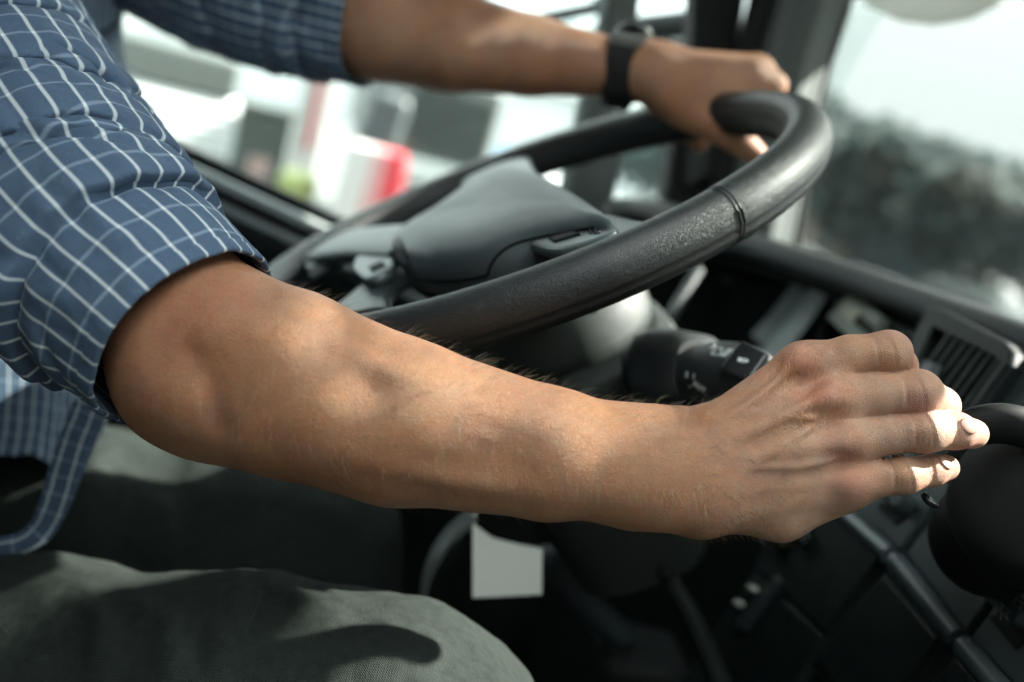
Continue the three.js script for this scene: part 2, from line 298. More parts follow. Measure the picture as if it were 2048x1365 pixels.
function car(label, x, y, d, yaw, color, s = 1) {
  const b = outside(x, y, d), t = thing('parked_car', label, 'car', b, undefined), paint = mat(...color, 0.25, { clearcoat: 1, clearcoatRoughness: 0.05 });
  const prof = (pts, w, inset) => { const sh = new THREE.Shape(new THREE.SplineCurve(pts.map(([a, c]) => new THREE.Vector2(a * s, c * s))).getPoints(50)); return spin(new THREE.ExtrudeGeometry(sh, { depth: w * s, bevelEnabled: true, bevelSize: 0.06, bevelThickness: 0.08, bevelSegments: 3 }).translate(0, 0, -w * s / 2), b, yaw); };
  part(t, 'body', prof([[-2.1, 0.35], [-2.15, 0.75], [-1.6, 0.92], [0, 0.95], [1.5, 0.9], [2.1, 0.7], [2.1, 0.35], [0, 0.28], [-2.1, 0.35]], 1.5), paint);
  part(t, 'roof', prof([[-1.35, 0.95], [-0.95, 1.4], [0.2, 1.45], [1.05, 0.95], [-1.35, 0.95]], 1.22), paint);
  for (const z of [-0.72, 0.72]) part(t, 'side_window', spin(new THREE.ExtrudeGeometry(new THREE.Shape([[-1.1, 0.99], [-0.82, 1.32], [0.15, 1.36], [0.75, 0.99]].map(([a, c]) => new THREE.Vector2(a * s, c * s))), { depth: 0.012, bevelEnabled: false }).translate(0, 0, (z > 0 ? z * s - 0.004 : z * s - 0.006)), b, yaw), mat(0.01, 0.012, 0.013, 0.05));
  for (const u of [-1.35, 1.35]) for (const z of [-0.76, 0.76]) { const w = part(t, 'wheel', spin(new THREE.CylinderGeometry(0.32 * s, 0.32 * s, 0.2 * s, 24).rotateX(Math.PI / 2).translate(u * s, 0.32 * s, z * s), b, yaw), M.rubber); part(w, 'rim', spin(new THREE.CylinderGeometry(0.2 * s, 0.2 * s, 0.21 * s, 20).rotateX(Math.PI / 2).translate(u * s, 0.32 * s, z * s), b, yaw), M.chrome); }
  for (const z of [-0.5, 0.5]) part(t, 'headlight', spin(new THREE.SphereGeometry(0.13 * s, 12, 8).scale(0.6, 0.7, 1.4).translate(2.1 * s, 0.66 * s, z * s), b, yaw), M.chrome);
}
car('pale silver car parked ahead of the truck just left of the dark trailer', 1600, 470, 17, -0.3, [0.16, 0.18, 0.18]);
car('grey green car parked ahead, behind the right end of the dashboard', 1990, 560, 19, -0.9, [0.06, 0.08, 0.075]);
car('white car parked across the road in front of the grey building', 2010, 470, 30, -0.9, [0.2, 0.21, 0.2]);
{ // through the side window, from left to right
  let b = outside(350, 240, 13), t = thing('white_lorry', 'white box body parked outside the side window at far left', 'lorry', b);
  part(t, 'cargo_box', spin(box(-1.6, 0.95, 0.55, 1.42, -4, 0, 0.06), b, 0.35), mat(0.42, 0.42, 0.41, 0.6));
  for (let i = 0; i < 5; i++) part(t, 'side_rail', spin(box(-1.58, 0.9, 0.66 + i * 0.15, 0.69 + i * 0.15, 0.003, 0.03, 0.008), b, 0.35), mat(0.55, 0.55, 0.54, 0.6));
  part(t, 'upper_body', spin(box(-1.6, 0.72, 1.43, 1.98, -4, 0.04, 0.06), b, 0.35), mat(0.02, 0.024, 0.02, 0.5));
  part(t, 'chassis', spin(box(-1.5, 0.9, 0.4, 0.54, -3.9, -0.1, 0.03), b, 0.35), mat(0.45, 0.45, 0.43, 0.7));
  for (const u of [-1.1, 0.4]) part(t, 'wheel', spin(new THREE.CylinderGeometry(0.42, 0.42, 0.3, 24).rotateX(Math.PI / 2).translate(u, 0.42, -0.3), b, 0.35), M.rubber);
  b = outside(540, 230, 11.5); t = thing('waste_container', 'dark green waste container standing between the white lorry and a red striped post', 'container', b);
  part(t, 'body', spin(box(-0.36, 0.3, 0.35, 1.55, -0.6, 0, 0.05), b, 0.2), mat(0.012, 0.017, 0.013, 0.7)); part(t, 'lid', spin(box(-0.4, 0.34, 1.56, 1.64, -0.65, 0.05, 0.03), b, 0.2), mat(0.03, 0.036, 0.03, 0.5));
  for (const u of [-0.25, 0.2]) part(t, 'wheel', spin(new THREE.CylinderGeometry(0.17, 0.17, 0.1, 16).rotateX(Math.PI / 2).translate(u, 0.17, -0.1), b, 0.2), M.rubber);
  part(t, 'label_plate', spin(box(-0.14, 0.12, 0.75, 1.0, 0.003, 0.02, 0.006), b, 0.2), mat(0.2, 0.13, 0.12, 0.7));
  b = outside(625, 230, 10.5); t = thing('marker_post', 'white post with a red stripe outside the side window', 'post', b);
  part(t, 'post', spin(box(-0.16, 0.18, 0, 2.3, -0.1, 0, 0.02), b, 0.2), mat(0.26, 0.25, 0.24, 0.7)); part(t, 'stripe', spin(box(-0.02, 0.05, 1.35, 2.28, 0.003, 0.012, 0.003), b, 0.2), mat(0.22, 0.012, 0.016, 0.6));
  b = outside(610, 300, 9.5); t = thing('yellow_bin', 'yellow green plastic bin in front of the red striped post', 'bin', b);
  part(t, 'body', spin(new THREE.CylinderGeometry(0.2, 0.17, 0.75, 24).translate(0, 0.76, 0), b, 0), mat(0.16, 0.18, 0.05, 0.6)); part(t, 'lid', spin(new THREE.SphereGeometry(0.2, 20, 8, 0, 7, 0, 1.57).scale(1, 0.5, 1).translate(0, 1.14, 0), b, 0), mat(0.2, 0.22, 0.08, 0.6)); part(t, 'stand', spin(new THREE.CylinderGeometry(0.06, 0.12, 0.4, 12).translate(0, 0.2, 0), b, 0), M.rubber);
  b = outside(742, 360, 8); t = thing('road_barrier', 'red and white plastic road barrier standing outside the side window', 'barrier', b);
  const bar3 = (x0, x1, m, n) => { const s = new THREE.Shape([[x0 * 1.0, 0.0], [x1 * 1.0, 0.0], [x1 * 0.55 + 0.02, 1.78], [x0 * 0.55 + 0.02, 1.78]].map(([a, c]) => new THREE.Vector2(a, c))); part(t, n, spin(new THREE.ExtrudeGeometry(s, { depth: 0.25, bevelEnabled: true, bevelSize: 0.02, bevelThickness: 0.02 }), b, 0.15), m); };
  bar3(-0.42, -0.16, mat(0.3, 0.28, 0.27, 0.6), 'white_band'); bar3(-0.12, 0.04, mat(0.3, 0.15, 0.15, 0.6), 'faded_band'); bar3(0.08, 0.34, mat(0.33, 0.008, 0.016, 0.5), 'red_band');
  b = outside(730, 230, 9); t = thing('fork_truck', 'black fork lift truck behind the red and white barrier', 'fork lift', b);
  part(t, 'body', spin(box(-0.14, 0.24, 0.3, 2.25, -1.2, 0, 0.08).applyMatrix4(new THREE.Matrix4().makeRotationZ(-0.08)), b, 0.1), mat(0.02, 0.024, 0.026, 0.5)); part(t, 'mast', spin(box(-0.22, -0.1, 0.1, 2.6, -0.8, -0.1, 0.02).applyMatrix4(new THREE.Matrix4().makeRotationZ(-0.12)), b, 0.1), mat(0.02, 0.024, 0.026, 0.5));
  for (const u of [-0.0, 0.5]) part(t, 'wheel', spin(new THREE.CylinderGeometry(0.3, 0.3, 0.2, 20).rotateX(Math.PI / 2).translate(u, 0.3, 0.02), b, 0.1), M.rubber);
  b = outside(900, 260, 12); t = thing('delivery_van', 'white delivery van with a dark side window outside the truck', 'van', b);
  const vy = 0.12; part(t, 'body', spin(box(-1.1, 3.6, 0.4, 1.5, -4.5, 0, 0.08), b, vy), mat(0.34, 0.35, 0.34, 0.4, { clearcoat: 0.6 }));
  part(t, 'upper_body', spin(box(-1.1, 0.62, 1.51, 2.6, -4.5, -0.02, 0.08), b, vy), mat(0.05, 0.055, 0.052, 0.5));
  part(t, 'side_window', spin(box(-0.55, 0.52, 1.6, 2.4, -0.02, 0.01, 0.01), b, vy), mat(0.01, 0.013, 0.012, 0.55, { specularIntensity: 0.5 })); part(t, 'door_seal', spin(box(-1.0, 3.5, 1.12, 1.2, 0.002, 0.02, 0.006), b, vy), M.rubber);
  for (const u of [-0.3, 1.9]) part(t, 'wheel', spin(new THREE.CylinderGeometry(0.36, 0.36, 0.22, 24).rotateX(Math.PI / 2).translate(u, 0.36, -0.08), b, vy), M.rubber);
  b = outside(1075, 240, 40); t = thing('warehouse', 'long white warehouse wall far outside the side window', 'building', b);
  part(t, 'wall', spin(box(-16, 12, 0, 3.6, -8, 0, 0.05), b, 0.2), mat(0.45, 0.46, 0.46, 0.8)); part(t, 'roof', spin(box(-16.5, 12.5, 3.61, 4.0, -8.5, 0.5, 0.05), b, 0.2), mat(0.5, 0.52, 0.52, 0.7)); part(t, 'door', spin(box(2, 4.5, 0, 2.8, 0.003, 0.06, 0.02), b, 0.2), mat(0.3, 0.33, 0.35, 0.6));
  b = outside(1035, 275, 20); t = thing('blue_barrel', 'blue plastic barrel in front of the white warehouse', 'barrel', b);
  part(t, 'body', spin(new THREE.LatheGeometry([[0, 0], [0.36, 0], [0.4, 0.2], [0.4, 1.3], [0.36, 1.55], [0, 1.55]].map(([a, c]) => new THREE.Vector2(a, c)), 24), b, 0), mat(0.05, 0.22, 0.5, 0.5)); part(t, 'lid', spin(new THREE.CylinderGeometry(0.3, 0.3, 0.06, 20).translate(0, 1.585, 0), b, 0), mat(0.05, 0.2, 0.45, 0.5));
}
function tree(label, x, y, d, h, w, lean = 0) {
  const b = outside(x, y, d), t = thing('leafy_tree', label, 'tree', b), limbs = [new THREE.CylinderGeometry(0.1, 0.22, h * 0.55, 8).translate(0, h * 0.27, 0)];
  for (let i = 0; i < 5; i++) limbs.push(new THREE.CylinderGeometry(0.03, 0.08, h * 0.4, 6).translate(0, h * 0.2, 0).rotateZ(rr(0.3, 0.8)).rotateY(i * 1.26).translate(0, h * 0.45, 0));
  part(t, 'trunk', mergeGeometries(limbs).translate(b.x, 0, b.z), mat(0.09, 0.07, 0.05, 0.9));
  const leaves = [], tri = new THREE.CircleGeometry(0.16, 5);
  for (let i = 0; i < 1500; i++) { const u = rr(-1, 1), a = rr(0, 6.28), r = Math.cbrt(rnd()) * (0.75 + 0.5 * fbm(Math.cos(a) * 2, u * 2, Math.sin(a) * 2)), s = Math.sqrt(1 - u * u); const g = tri.clone().rotateX(rr(0, 6)).rotateY(rr(0, 6)); g.translate(b.x + Math.cos(a) * s * r * w, h * 0.68 + u * r * h * 0.36, b.z + Math.sin(a) * s * r * w); leaves.push(g); }
  part(t, 'crown', mergeGeometries(leaves), mat(0.016, 0.034, 0.03, 0.8, { specularIntensity: 0.4 }));
}
tree('bright green tree seen between the left hand and the side post', 1310, 330, 26, 3.4, 1.9);
tree('dark green tree in front of the left edge of the dark trailer', 1712, 420, 20, 4.2, 1.3);
tree('dark green tree in front of the right edge of the dark trailer', 1905, 430, 21, 4.0, 1.4);
tree('dark green tree at the right edge, in front of the grey building', 2010, 440, 27, 4.0, 1.7);
tree('green tree behind the right edge of the door frame, above the silver car', 1665, 330, 40, 4.6, 2.4);

// ---------------------------------------------------------------- the cab
const dOn = (P, x, y) => hit(P, x, y).applyMatrix4(camera.matrixWorldInverse).z * -1;
const on = (P, x, y, r) => [x, y, dOn(P, x, y), r];
const D = plane(V(0, 2.2, -1.2), V(0, 0, 1));                              // inner face of the driver's door
const U = plane(at(1920, 740, 0.72), V(-0.97, 0.242, 0));                  // face of the dashboard
struct('cab_floor', box(-1.25, 0.95, 1.22, 1.3, -1.27, 0.7), M.rubber, 'black rubber floor of the cab');
struct('firewall', box(0.86, 0.93, 1.305, 2.12, -1.27, 0.9), M.black, 'black bulkhead below the windscreen');
struct('cab_side_wall', box(-1.25, 0.93, 1.305, 2.9, 0.95, 1.02), M.black, 'black wall of the cab on the passenger side');
struct('cab_rear_wall', box(-1.35, -1.26, 1.22, 3.1, -1.3, 1.02), M.dash, 'dark rear wall of the cab behind the driver');
const PLAN = [[0.5, -1.235], [0.585, -1.15], [0.72, -1.0], [0.84, -0.78], [0.92, -0.4], [0.95, 0], [0.9, 0.5], [0.72, 0.85], [0.5, 1.02]];   // windscreen seen from above
{
  const sh = new THREE.Shape([[-1.35, -1.3], ...PLAN, [-1.35, 1.02]].map(([x, z]) => new THREE.Vector2(x, z)));
  sh.holes.push(new THREE.Path([[-0.2, -0.42], [-0.2, 0.6], [0.46, 0.6], [0.46, -0.42]].map(([x, z]) => new THREE.Vector2(x, z))));
  struct('cab_roof', new THREE.ExtrudeGeometry(sh, { depth: 0.05, bevelEnabled: true, bevelSize: 0.008, bevelThickness: 0.008, bevelSegments: 2 }).rotateX(Math.PI / 2).translate(0, 3.08, 0), mat(0.06, 0.065, 0.063, 0.9), 'dark lined roof of the cab with its hatch open');
}
{
  const t = thing('driver_door', 'black driver door with pale sill strips behind the steering wheel', 'door', V(0, 1.35, -1.22));
  part(t, 'door_panel', slab(D, [[-500, 40], [333, 300], [690, 458], [900, 520], [1400, 640], [1400, 1900], [-500, 1900]], 0.06, { bevel: 0.004 }), M.dash);
  const strip = (y0, y1, pr, m, n) => part(t, n, slab(D, [[-100, y0 - 196], [333, y0], [680, y0 + 160], [900, y0 + 262], [900, y1 + 262], [680, y1 + 160], [333, y1], [-100, y1 - 196]], 0.02, { bevel: 0.003, proud: pr }), m);
  strip(276, 300, 0.0, M.rubber, 'window_seal'); strip(302, 322, 0.016, mat(0.55, 0.58, 0.57, 0.35), 'sill_strip'); strip(325, 346, 0.024, M.rubber, 'seal'); strip(349, 362, 0.03, mat(0.3, 0.33, 0.33, 0.35), 'sill_strip'); strip(366, 410, 0.036, M.dash, 'arm_rail');
  part(t, 'top_frame', box(-1.25, 0.5, 2.84, 3.01, -1.28, -1.19, 0.015), M.trim);
  part(t, 'window_pane', slab(plane(V(0, 2.2, -1.235), V(0, 0, 1)), [[-500, -900], [2300, -900], [1430, 620], [690, 452], [333, 296], [-500, -80]], 0.0004, { bevel: 0 }), M.glass);
  part(t, 'grey_post', sweep([on(D, 1352, -560, 0.02), on(D, 1262, -120, 0.021), on(D, 1238, 20, 0.024), on(D, 1212, 180, 0.032), on(D, 1190, 300, 0.036), on(D, 1165, 420, 0.037), on(D, 1140, 560, 0.036)], { seg: 24, ring: 28 }), M.trim, 'rounded grey post between the side window and the quarter window');
  part(t, 'front_frame', slab(plane(V(0, 2.2, -1.19), V(0, 0, 1)), [[1500, -560], [1612, -560], [1500, -60], [1475, 120], [1452, 250], [1410, 460], [1322, 460], [1352, 250], [1382, 120], [1392, -60]], 0.05, { bevel: 0.006 }), M.rubber);
  part(t, 'frame_seal', sweep([on(D, 1606, -560, 0.005), on(D, 1492, -60, 0.005), on(D, 1474, 60, 0.005), on(D, 1455, 170, 0.005), on(D, 1425, 330, 0.005), on(D, 1402, 450, 0.005)], { seg: 14, ring: 10 }), mat(0.13, 0.012, 0.012, 0.5), 'dark red seal');
  part(t, 'speaker_cover', slab(plane(V(0, 2.2, -1.175), V(0, 0, 1)), [[1378, 300], [1440, 290], [1425, 350], [1372, 372]], 0.016, { bevel: 0.004 }), M.shroud);
}
{
  const t = thing('windscreen_pillar', 'pale grey trimmed windscreen pillar behind the left hand', 'pillar', V(0.5, 1.35, -1.25)), P = plane(V(0, 2.2, -1.16), V(0, 0, 1));
  part(t, 'trim', sweep([on(P, 1790, -720, 0.06), on(P, 1700, -360, 0.055), on(P, 1640, -120, 0.048), on(P, 1612, 0, 0.048), on(P, 1580, 110, 0.048), on(P, 1545, 260, 0.05), on(P, 1515, 420, 0.052), on(P, 1490, 560, 0.052)], { seg: 30, ring: 64, flat: 0.9, rad: (s, th, b) => b * (1 + 0.06 * Math.cos(th * 6) + 0.02 * Math.cos(th * 14)) }), M.trim);
  part(t, 'edge_seal', sweep([on(P, 1880, -720, 0.009), on(P, 1716, -120, 0.009), on(P, 1692, 0, 0.009), on(P, 1658, 110, 0.009), on(P, 1622, 260, 0.009), on(P, 1598, 420, 0.009), on(P, 1580, 560, 0.009)], { seg: 20, ring: 12 }), M.rubber);
  part(t, 'door_seal', sweep([on(P, 1660, -600, 0.016), on(P, 1548, -120, 0.016), on(P, 1522, 0, 0.016), on(P, 1496, 110, 0.016), on(P, 1462, 260, 0.016), on(P, 1436, 420, 0.016)], { seg: 20, ring: 12 }), M.rubber);
}
{
  const t = thing('windscreen', 'tinted curved windscreen over the dashboard', 'windscreen', V(0.8, 2.15, -0.2));
  const c = new THREE.CatmullRomCurve3(PLAN.map(([x, z]) => V(x, 0, z))).getSpacedPoints(48), pos = [], idx = [];
  c.forEach((p, i) => { pos.push(p.x + 0.01, 2.13, p.z, p.x - 0.02, 3.02, p.z); if (i) { const a = i * 2; idx.push(a - 2, a, a - 1, a - 1, a, a + 1); } });
  const g = new THREE.BufferGeometry(); g.setAttribute('position', new THREE.Float32BufferAttribute(pos, 3)); g.setIndex(idx); g.computeVertexNormals();
  part(t, 'pane', g, M.windscreen);
  const bp = [], bi = []; c.forEach((p, i) => { const r = V(-0.93, 0, 0).sub(V(p.x, 0, p.z)).normalize().multiplyScalar(0.008); bp.push(p.x + r.x - 0.014, 2.845, p.z + r.z, p.x + r.x - 0.02, 3.025, p.z + r.z); if (i) { const a = i * 2; bi.push(a - 2, a, a - 1, a - 1, a, a + 1); } });
  const bg = new THREE.BufferGeometry(); bg.setAttribute('position', new THREE.Float32BufferAttribute(bp, 3)); bg.setIndex(bi); bg.computeVertexNormals(); part(t, 'sun_band', bg, mat(0.3, 0.32, 0.31, 0, { transmission: 1, thickness: 0, ior: 1.45, specularIntensity: 0.35 }));
}
{
  const t = thing('sun_visor', 'pale grey sun visor folded down at the top of the windscreen', 'visor', V(0.66, 2.7, -0.95)), P = plane(V(0.66, 2.7, -0.95), V(-0.85, 0.05, 0.5));
  part(t, 'panel', slab(P, [[1500, -330], [1560, -60], [1690, -36], [1708, -26], [1730, 8], [1790, 36], [1860, 44], [1930, 32], [1990, 0], [2024, -45], [2040, -130]], 0.018, { bevel: 0.005 }), mat(0.5, 0.53, 0.51, 0.9, { transmission: 0.45 }));
  part(t, 'folded_panel', box(0.832, 0.848, 2.775, 2.832, -0.67, 0.25, 0.006), M.trim);
  part(t, 'hinge_rod', bar(V(0.64, 2.995, -0.98), V(1.04, 2.995, -0.3), 0.006), M.black);
}
{
  const t = thing('door_mirror', 'black door mirror bracket above the wrist watch, outside the side window', 'mirror', at(1240, 40, 1.75));
  part(t, 'arm', mergeGeometries([bar([1080, 38, 1.75], [1215, 12, 1.75], 0.013), bar([1215, 12, 1.75], [1245, -60, 1.75], 0.013)]), M.rubber); part(t, 'arm', bar([1222, 66, 1.72], [1420, 44, 1.66], 0.026), M.rubber); part(t, 'arm', bar([1255, 100, 1.72], [1420, 92, 1.68], 0.012), M.rubber);
  part(t, 'housing', bar([1455, -200, 1.7], [1412, 120, 1.7], 0.035), M.rubber); part(t, 'joint', bar([1200, 8, 1.74], [1236, 66, 1.73], 0.018), M.shroud);
}

// dashboard
{
  const t = thing('dashboard', 'black truck dashboard with air vent, switches and compartments', 'dashboard', V(0.5, 2.0, -0.7));
  const edge = [[1290, 462, 1.13], [1480, 488, 1.03], [1600, 524, 0.96], [1750, 574, 0.88], [1900, 628, 0.79], [2048, 684, 0.71], [2300, 800, 0.6]];
  part(t, 'top_roll', sweep(edge.map((e) => [...e, 0.0145]), { seg: 60, ring: 28, flat: 1 }), mat(0.02, 0.026, 0.027, 0.4, { bumpMap: plasticBump, bumpScale: 0.00012 }));
  const c = new THREE.CatmullRomCurve3(edge.map((e) => at(...e))), P = c.getSpacedPoints(40);
  part(t, 'top_deck', toCreasedNormals(loft(P.map((p) => [p.clone().add(V(0.004, 0.012, 0)), V(0.85, p.y + 0.0, p.z), V(0.85, p.y - 0.03, p.z), p.clone().add(V(0.004, -0.012, 0))])), 0.6), M.dash);
  part(t, 'under_lip', toCreasedNormals(loft(P.map((p) => [p.clone().add(V(0.02, -0.004, 0)), p.clone().add(V(0.14, -0.012, 0)), p.clone().add(V(0.14, -0.03, 0)), p.clone().add(V(0.02, -0.024, 0))])), 0.6), M.black);
  part(t, 'back_panel', toCreasedNormals(loft(P.map((p) => [p.clone().add(V(0.13, 0, 0)), p.clone().add(V(0.15, 0, 0)), p.clone().add(V(0.12, -0.5, 0)), p.clone().add(V(0.1, -0.5, 0))])), 0.6), M.black);
  // cowl at the far corner and the side of the instrument hood
  part(t, 'corner_cowl', new THREE.SphereGeometry(0.075, 32, 20).scale(1.1, 0.4, 0.8).translate(...at(1330, 455, 1.12).toArray()), M.dash);
  part(t, 'hood_rib', bar(at(1395, 545, 0.98), at(1338, 640, 0.94), 0.007), M.dashLight);
  part(t, 'side_panel', slab(plane(V(0, 2.2, -1.13), V(0, 0, 1)), [[1225, 478], [1480, 478], [1760, 560], [1760, 1900], [1000, 1900], [1130, 620]], 0.03, { bevel: 0.004 }), M.dash);
  // main face
  const face = part(t, 'face', slab(U, [[1836, 690], [1900, 640], [2400, 860], [2500, 1700], [1960, 1312], [1780, 1118], [1690, 1040], [1560, 930]], 0.03, { bevel: 0.003, proud: -0.004 }), M.dashLight);
  // vent
  const vf = part(t, 'air_vent', slab(U, [[1868, 618], [1905, 628], [2026, 690], [2044, 712], [2040, 740], [1915, 918], [1880, 935], [1776, 862], [1770, 835]], 0.02, { bevel: 0.003, proud: 0.008, holes: [[[1885, 654], [2010, 712], [2022, 728], [2018, 742], [1916, 888], [1888, 896], [1806, 836], [1808, 812], [1876, 660]]] }), mat(0.0055, 0.009, 0.009, 0.5, { specularIntensity: 0.6 }));
  part(vf, 'recess', slab(lift(U, -0.001), [[1880, 648], [2024, 716], [2026, 742], [1910, 900], [1800, 838]], 0.004), M.black);
  for (let k = 0; k < 8; k++) { const x = 1894 + k * 16.5, y = 668 + k * 7.8; part(vf, 'slat', slab(lift(U, 0.009), [[x, y], [x + 8, y + 4], [x - 84, y + 128], [x - 92, y + 124]], 0.012, { bevel: 0.001 }), M.dash); }
  part(vf, 'vane_tab', slab(lift(U, 0.016), [[1846, 716], [1874, 728], [1852, 772], [1822, 756]], 0.014, { bevel: 0.004 }), M.hub);
  // storage tray with papers, left of the vent
  const tray = part(t, 'storage_tray', slab(lift(U, -0.05), [[1520, 700], [1560, 560], [1836, 680], [1800, 830], [1600, 830]], 0.01), M.black);
  part(t, 'tray_frame', slab(lift(U, -0.012), [[1556, 540], [1852, 672], [1840, 690], [1550, 560]], 0.02, { bevel: 0.003 }), M.dash);
  part(t, 'tray_divider', slab(lift(U, -0.02), [[1646, 585], [1660, 592], [1640, 700], [1626, 694]], 0.03, { bevel: 0.002 }), M.dash);
  // rows of the lower face: flat panels with open joints, and the rail between them
  const Pn = lift(U, 0.004), panel = (pts, m, pr = 0, name = 'panel') => part(t, name, slab(Pn, pts, 0.012, { bevel: 0.0016, proud: pr }), m);
  panel([[1706, 1020], [1745, 955], [1868, 1004], [1800, 1098]], M.dashLight); panel([[1880, 1012], [2025, 1140], [1930, 1262], [1812, 1108]], M.dashLight); panel([[2035, 1150], [2300, 1420], [2200, 1560], [1942, 1275]], M.dashLight);
  panel([[1500, 1130], [1560, 1000], [1684, 1040], [1750, 1112], [1640, 1258]], M.dash, -0.004, 'control_panel'); panel([[1300, 1440], [1500, 1140], [1636, 1266], [1560, 1400], [1480, 1500]], M.dash, -0.004, 'control_panel');
  panel([[1778, 1134], [1900, 1278], [1740, 1500], [1620, 1330], [1660, 1262]], M.dash, 0, 'panel_frame'); panel([[1918, 1298], [2100, 1500], [1960, 1640], [1760, 1500]], M.dash, 0, 'panel_frame');
  panel([[1772, 1152], [1880, 1280], [1738, 1470], [1640, 1322]], M.dash, 0.003, 'compartment_lid'); panel([[1918, 1318], [2080, 1505], [1950, 1610], [1790, 1490]], M.dash, 0.003, 'compartment_lid');
  const rail = (a, b) => part(t, 'rail', sweep([on(lift(U, 0.004), ...a, 0.0075), on(lift(U, 0.004), (a[0] + b[0]) / 2, (a[1] + b[1]) / 2, 0.0075), on(lift(U, 0.004), ...b, 0.0075)], { seg: 10, ring: 20 }), mat(0.04, 0.055, 0.06, 0.3));
  rail([1672, 1012], [1782, 1112]); rail([1792, 1122], [1918, 1278]); rail([1928, 1292], [2120, 1520]);
  // rocker switches
  const rocker = (x, y, s, w, h) => { const r = part(t, 'rocker_switch', boxAt(lift(U, 0.012), x, y, w, h, 0.02, 0.004, 0.02), M.dashLight); return r; };
  rocker(1796, 1000, 1, 0.026, 0.013); part(t, 'switch_recess', slab(lift(U, 0.0055), [[1752, 1012], [1790, 1050], [1836, 1020], [1808, 978]], 0.004), M.black);
  rocker(2030, 1218, 1, 0.034, 0.013); part(t, 'switch_recess', slab(lift(U, 0.0055), [[1978, 1235], [2030, 1300], [2090, 1250], [2030, 1190]], 0.004), M.black);
  for (const [x, y] of [[1556, 1078], [1602, 1070]]) { const k = part(t, 'round_knob', new THREE.CylinderGeometry(0.0085, 0.01, 0.016, 24).rotateX(Math.PI / 2).translate(...(() => { const l = loc(lift(U, 0.004), x, y); return [l.x, l.y, 0]; })()).applyMatrix4(lift(U, 0.01).m), M.shroud); }
  for (const [x, y, a] of [[1478, 1208, 0.5], [1506, 1178, 0.5]]) part(t, 'toggle', boxAt(lift(U, 0.008), x, y, 0.009, 0.005, 0.008, 0.002, a), mat(0.35, 0.37, 0.33, 0.4));
  part(t, 'key_slot', slab(lift(U, 0.006), [[1470, 1246], [1550, 1150], [1562, 1164], [1486, 1262]], 0.006, { bevel: 0.001 }), M.hubDark);
  // lamp symbol on the right-hand switch, ring symbol on the other
  const stroke = (P, pts, w) => mergeGeometries(pts.slice(1).map((p, i) => { const a = loc(P, ...pts[i]), b = loc(P, ...p), l = a.distanceTo(b); return new THREE.BoxGeometry(l + w, w, 0.0004).rotateZ(Math.atan2(b.y - a.y, b.x - a.x)).translate((a.x + b.x) / 2, (a.y + b.y) / 2, 0).applyMatrix4(P.m); }));
  const PS = lift(U, 0.0223), st = (pts) => stroke(PS, pts, 0.0006);
  part(t, 'lamp_symbol', mergeGeometries([st([[2004, 1208], [2022, 1226]]), st([[2006, 1212], [2000, 1222], [2008, 1230], [2020, 1226]]), st([[1998, 1216], [1990, 1216]]), st([[1996, 1224], [1990, 1230]]), st([[2003, 1231], [2002, 1240]]), st([[2012, 1232], [2016, 1240]]), st([[2032, 1196], [2046, 1208], [2040, 1218], [2026, 1206], [2032, 1196]])]), M.dimPrint);
  { const l = loc(PS, 1792, 1002); part(t, 'ring_symbol', new THREE.TorusGeometry(0.0032, 0.0004, 6, 24).translate(l.x, l.y, 0).applyMatrix4(PS.m), M.dimPrint); }
}
// papers standing in the tray
{
  const P = lift(U, -0.008), t = thing('paper_sheet', 'curled grey paper sheet standing in the dashboard tray above the hand', 'paper', hit(P, 1590, 680));
  const g = new THREE.PlaneGeometry(0.085, 0.115, 16, 16), p = g.attributes.position; for (let i = 0; i < p.count; i++) p.setZ(i, 0.006 * Math.sin(p.getX(i) * 80) + 0.01 * (p.getY(i) / 0.08) ** 2); g.computeVertexNormals();
  const l = loc(P, 1592, 618); part(t, 'sheet', g.rotateZ(-0.12).translate(l.x, l.y, 0).applyMatrix4(P.m), mat(0.26, 0.3, 0.3, 0.7, { side: THREE.DoubleSide }));
  const c = thing('card_box', 'small cream and grey carton lying in the dashboard tray beside the paper', 'box', hit(P, 1700, 640));
  part(c, 'carton', boxAt(P, 1716, 640, 0.085, 0.036, 0.012, 0.002, -0.12), mat(0.15, 0.17, 0.15, 0.7)); part(c, 'cream_label', boxAt(lift(P, 0.0066), 1700, 622, 0.04, 0.016, 0.0008, 0.0003, -0.12), mat(0.36, 0.36, 0.29, 0.7)); part(c, 'dark_band', boxAt(lift(P, 0.0066), 1728, 650, 0.05, 0.009, 0.0008, 0.0003, -0.12), M.black);
}
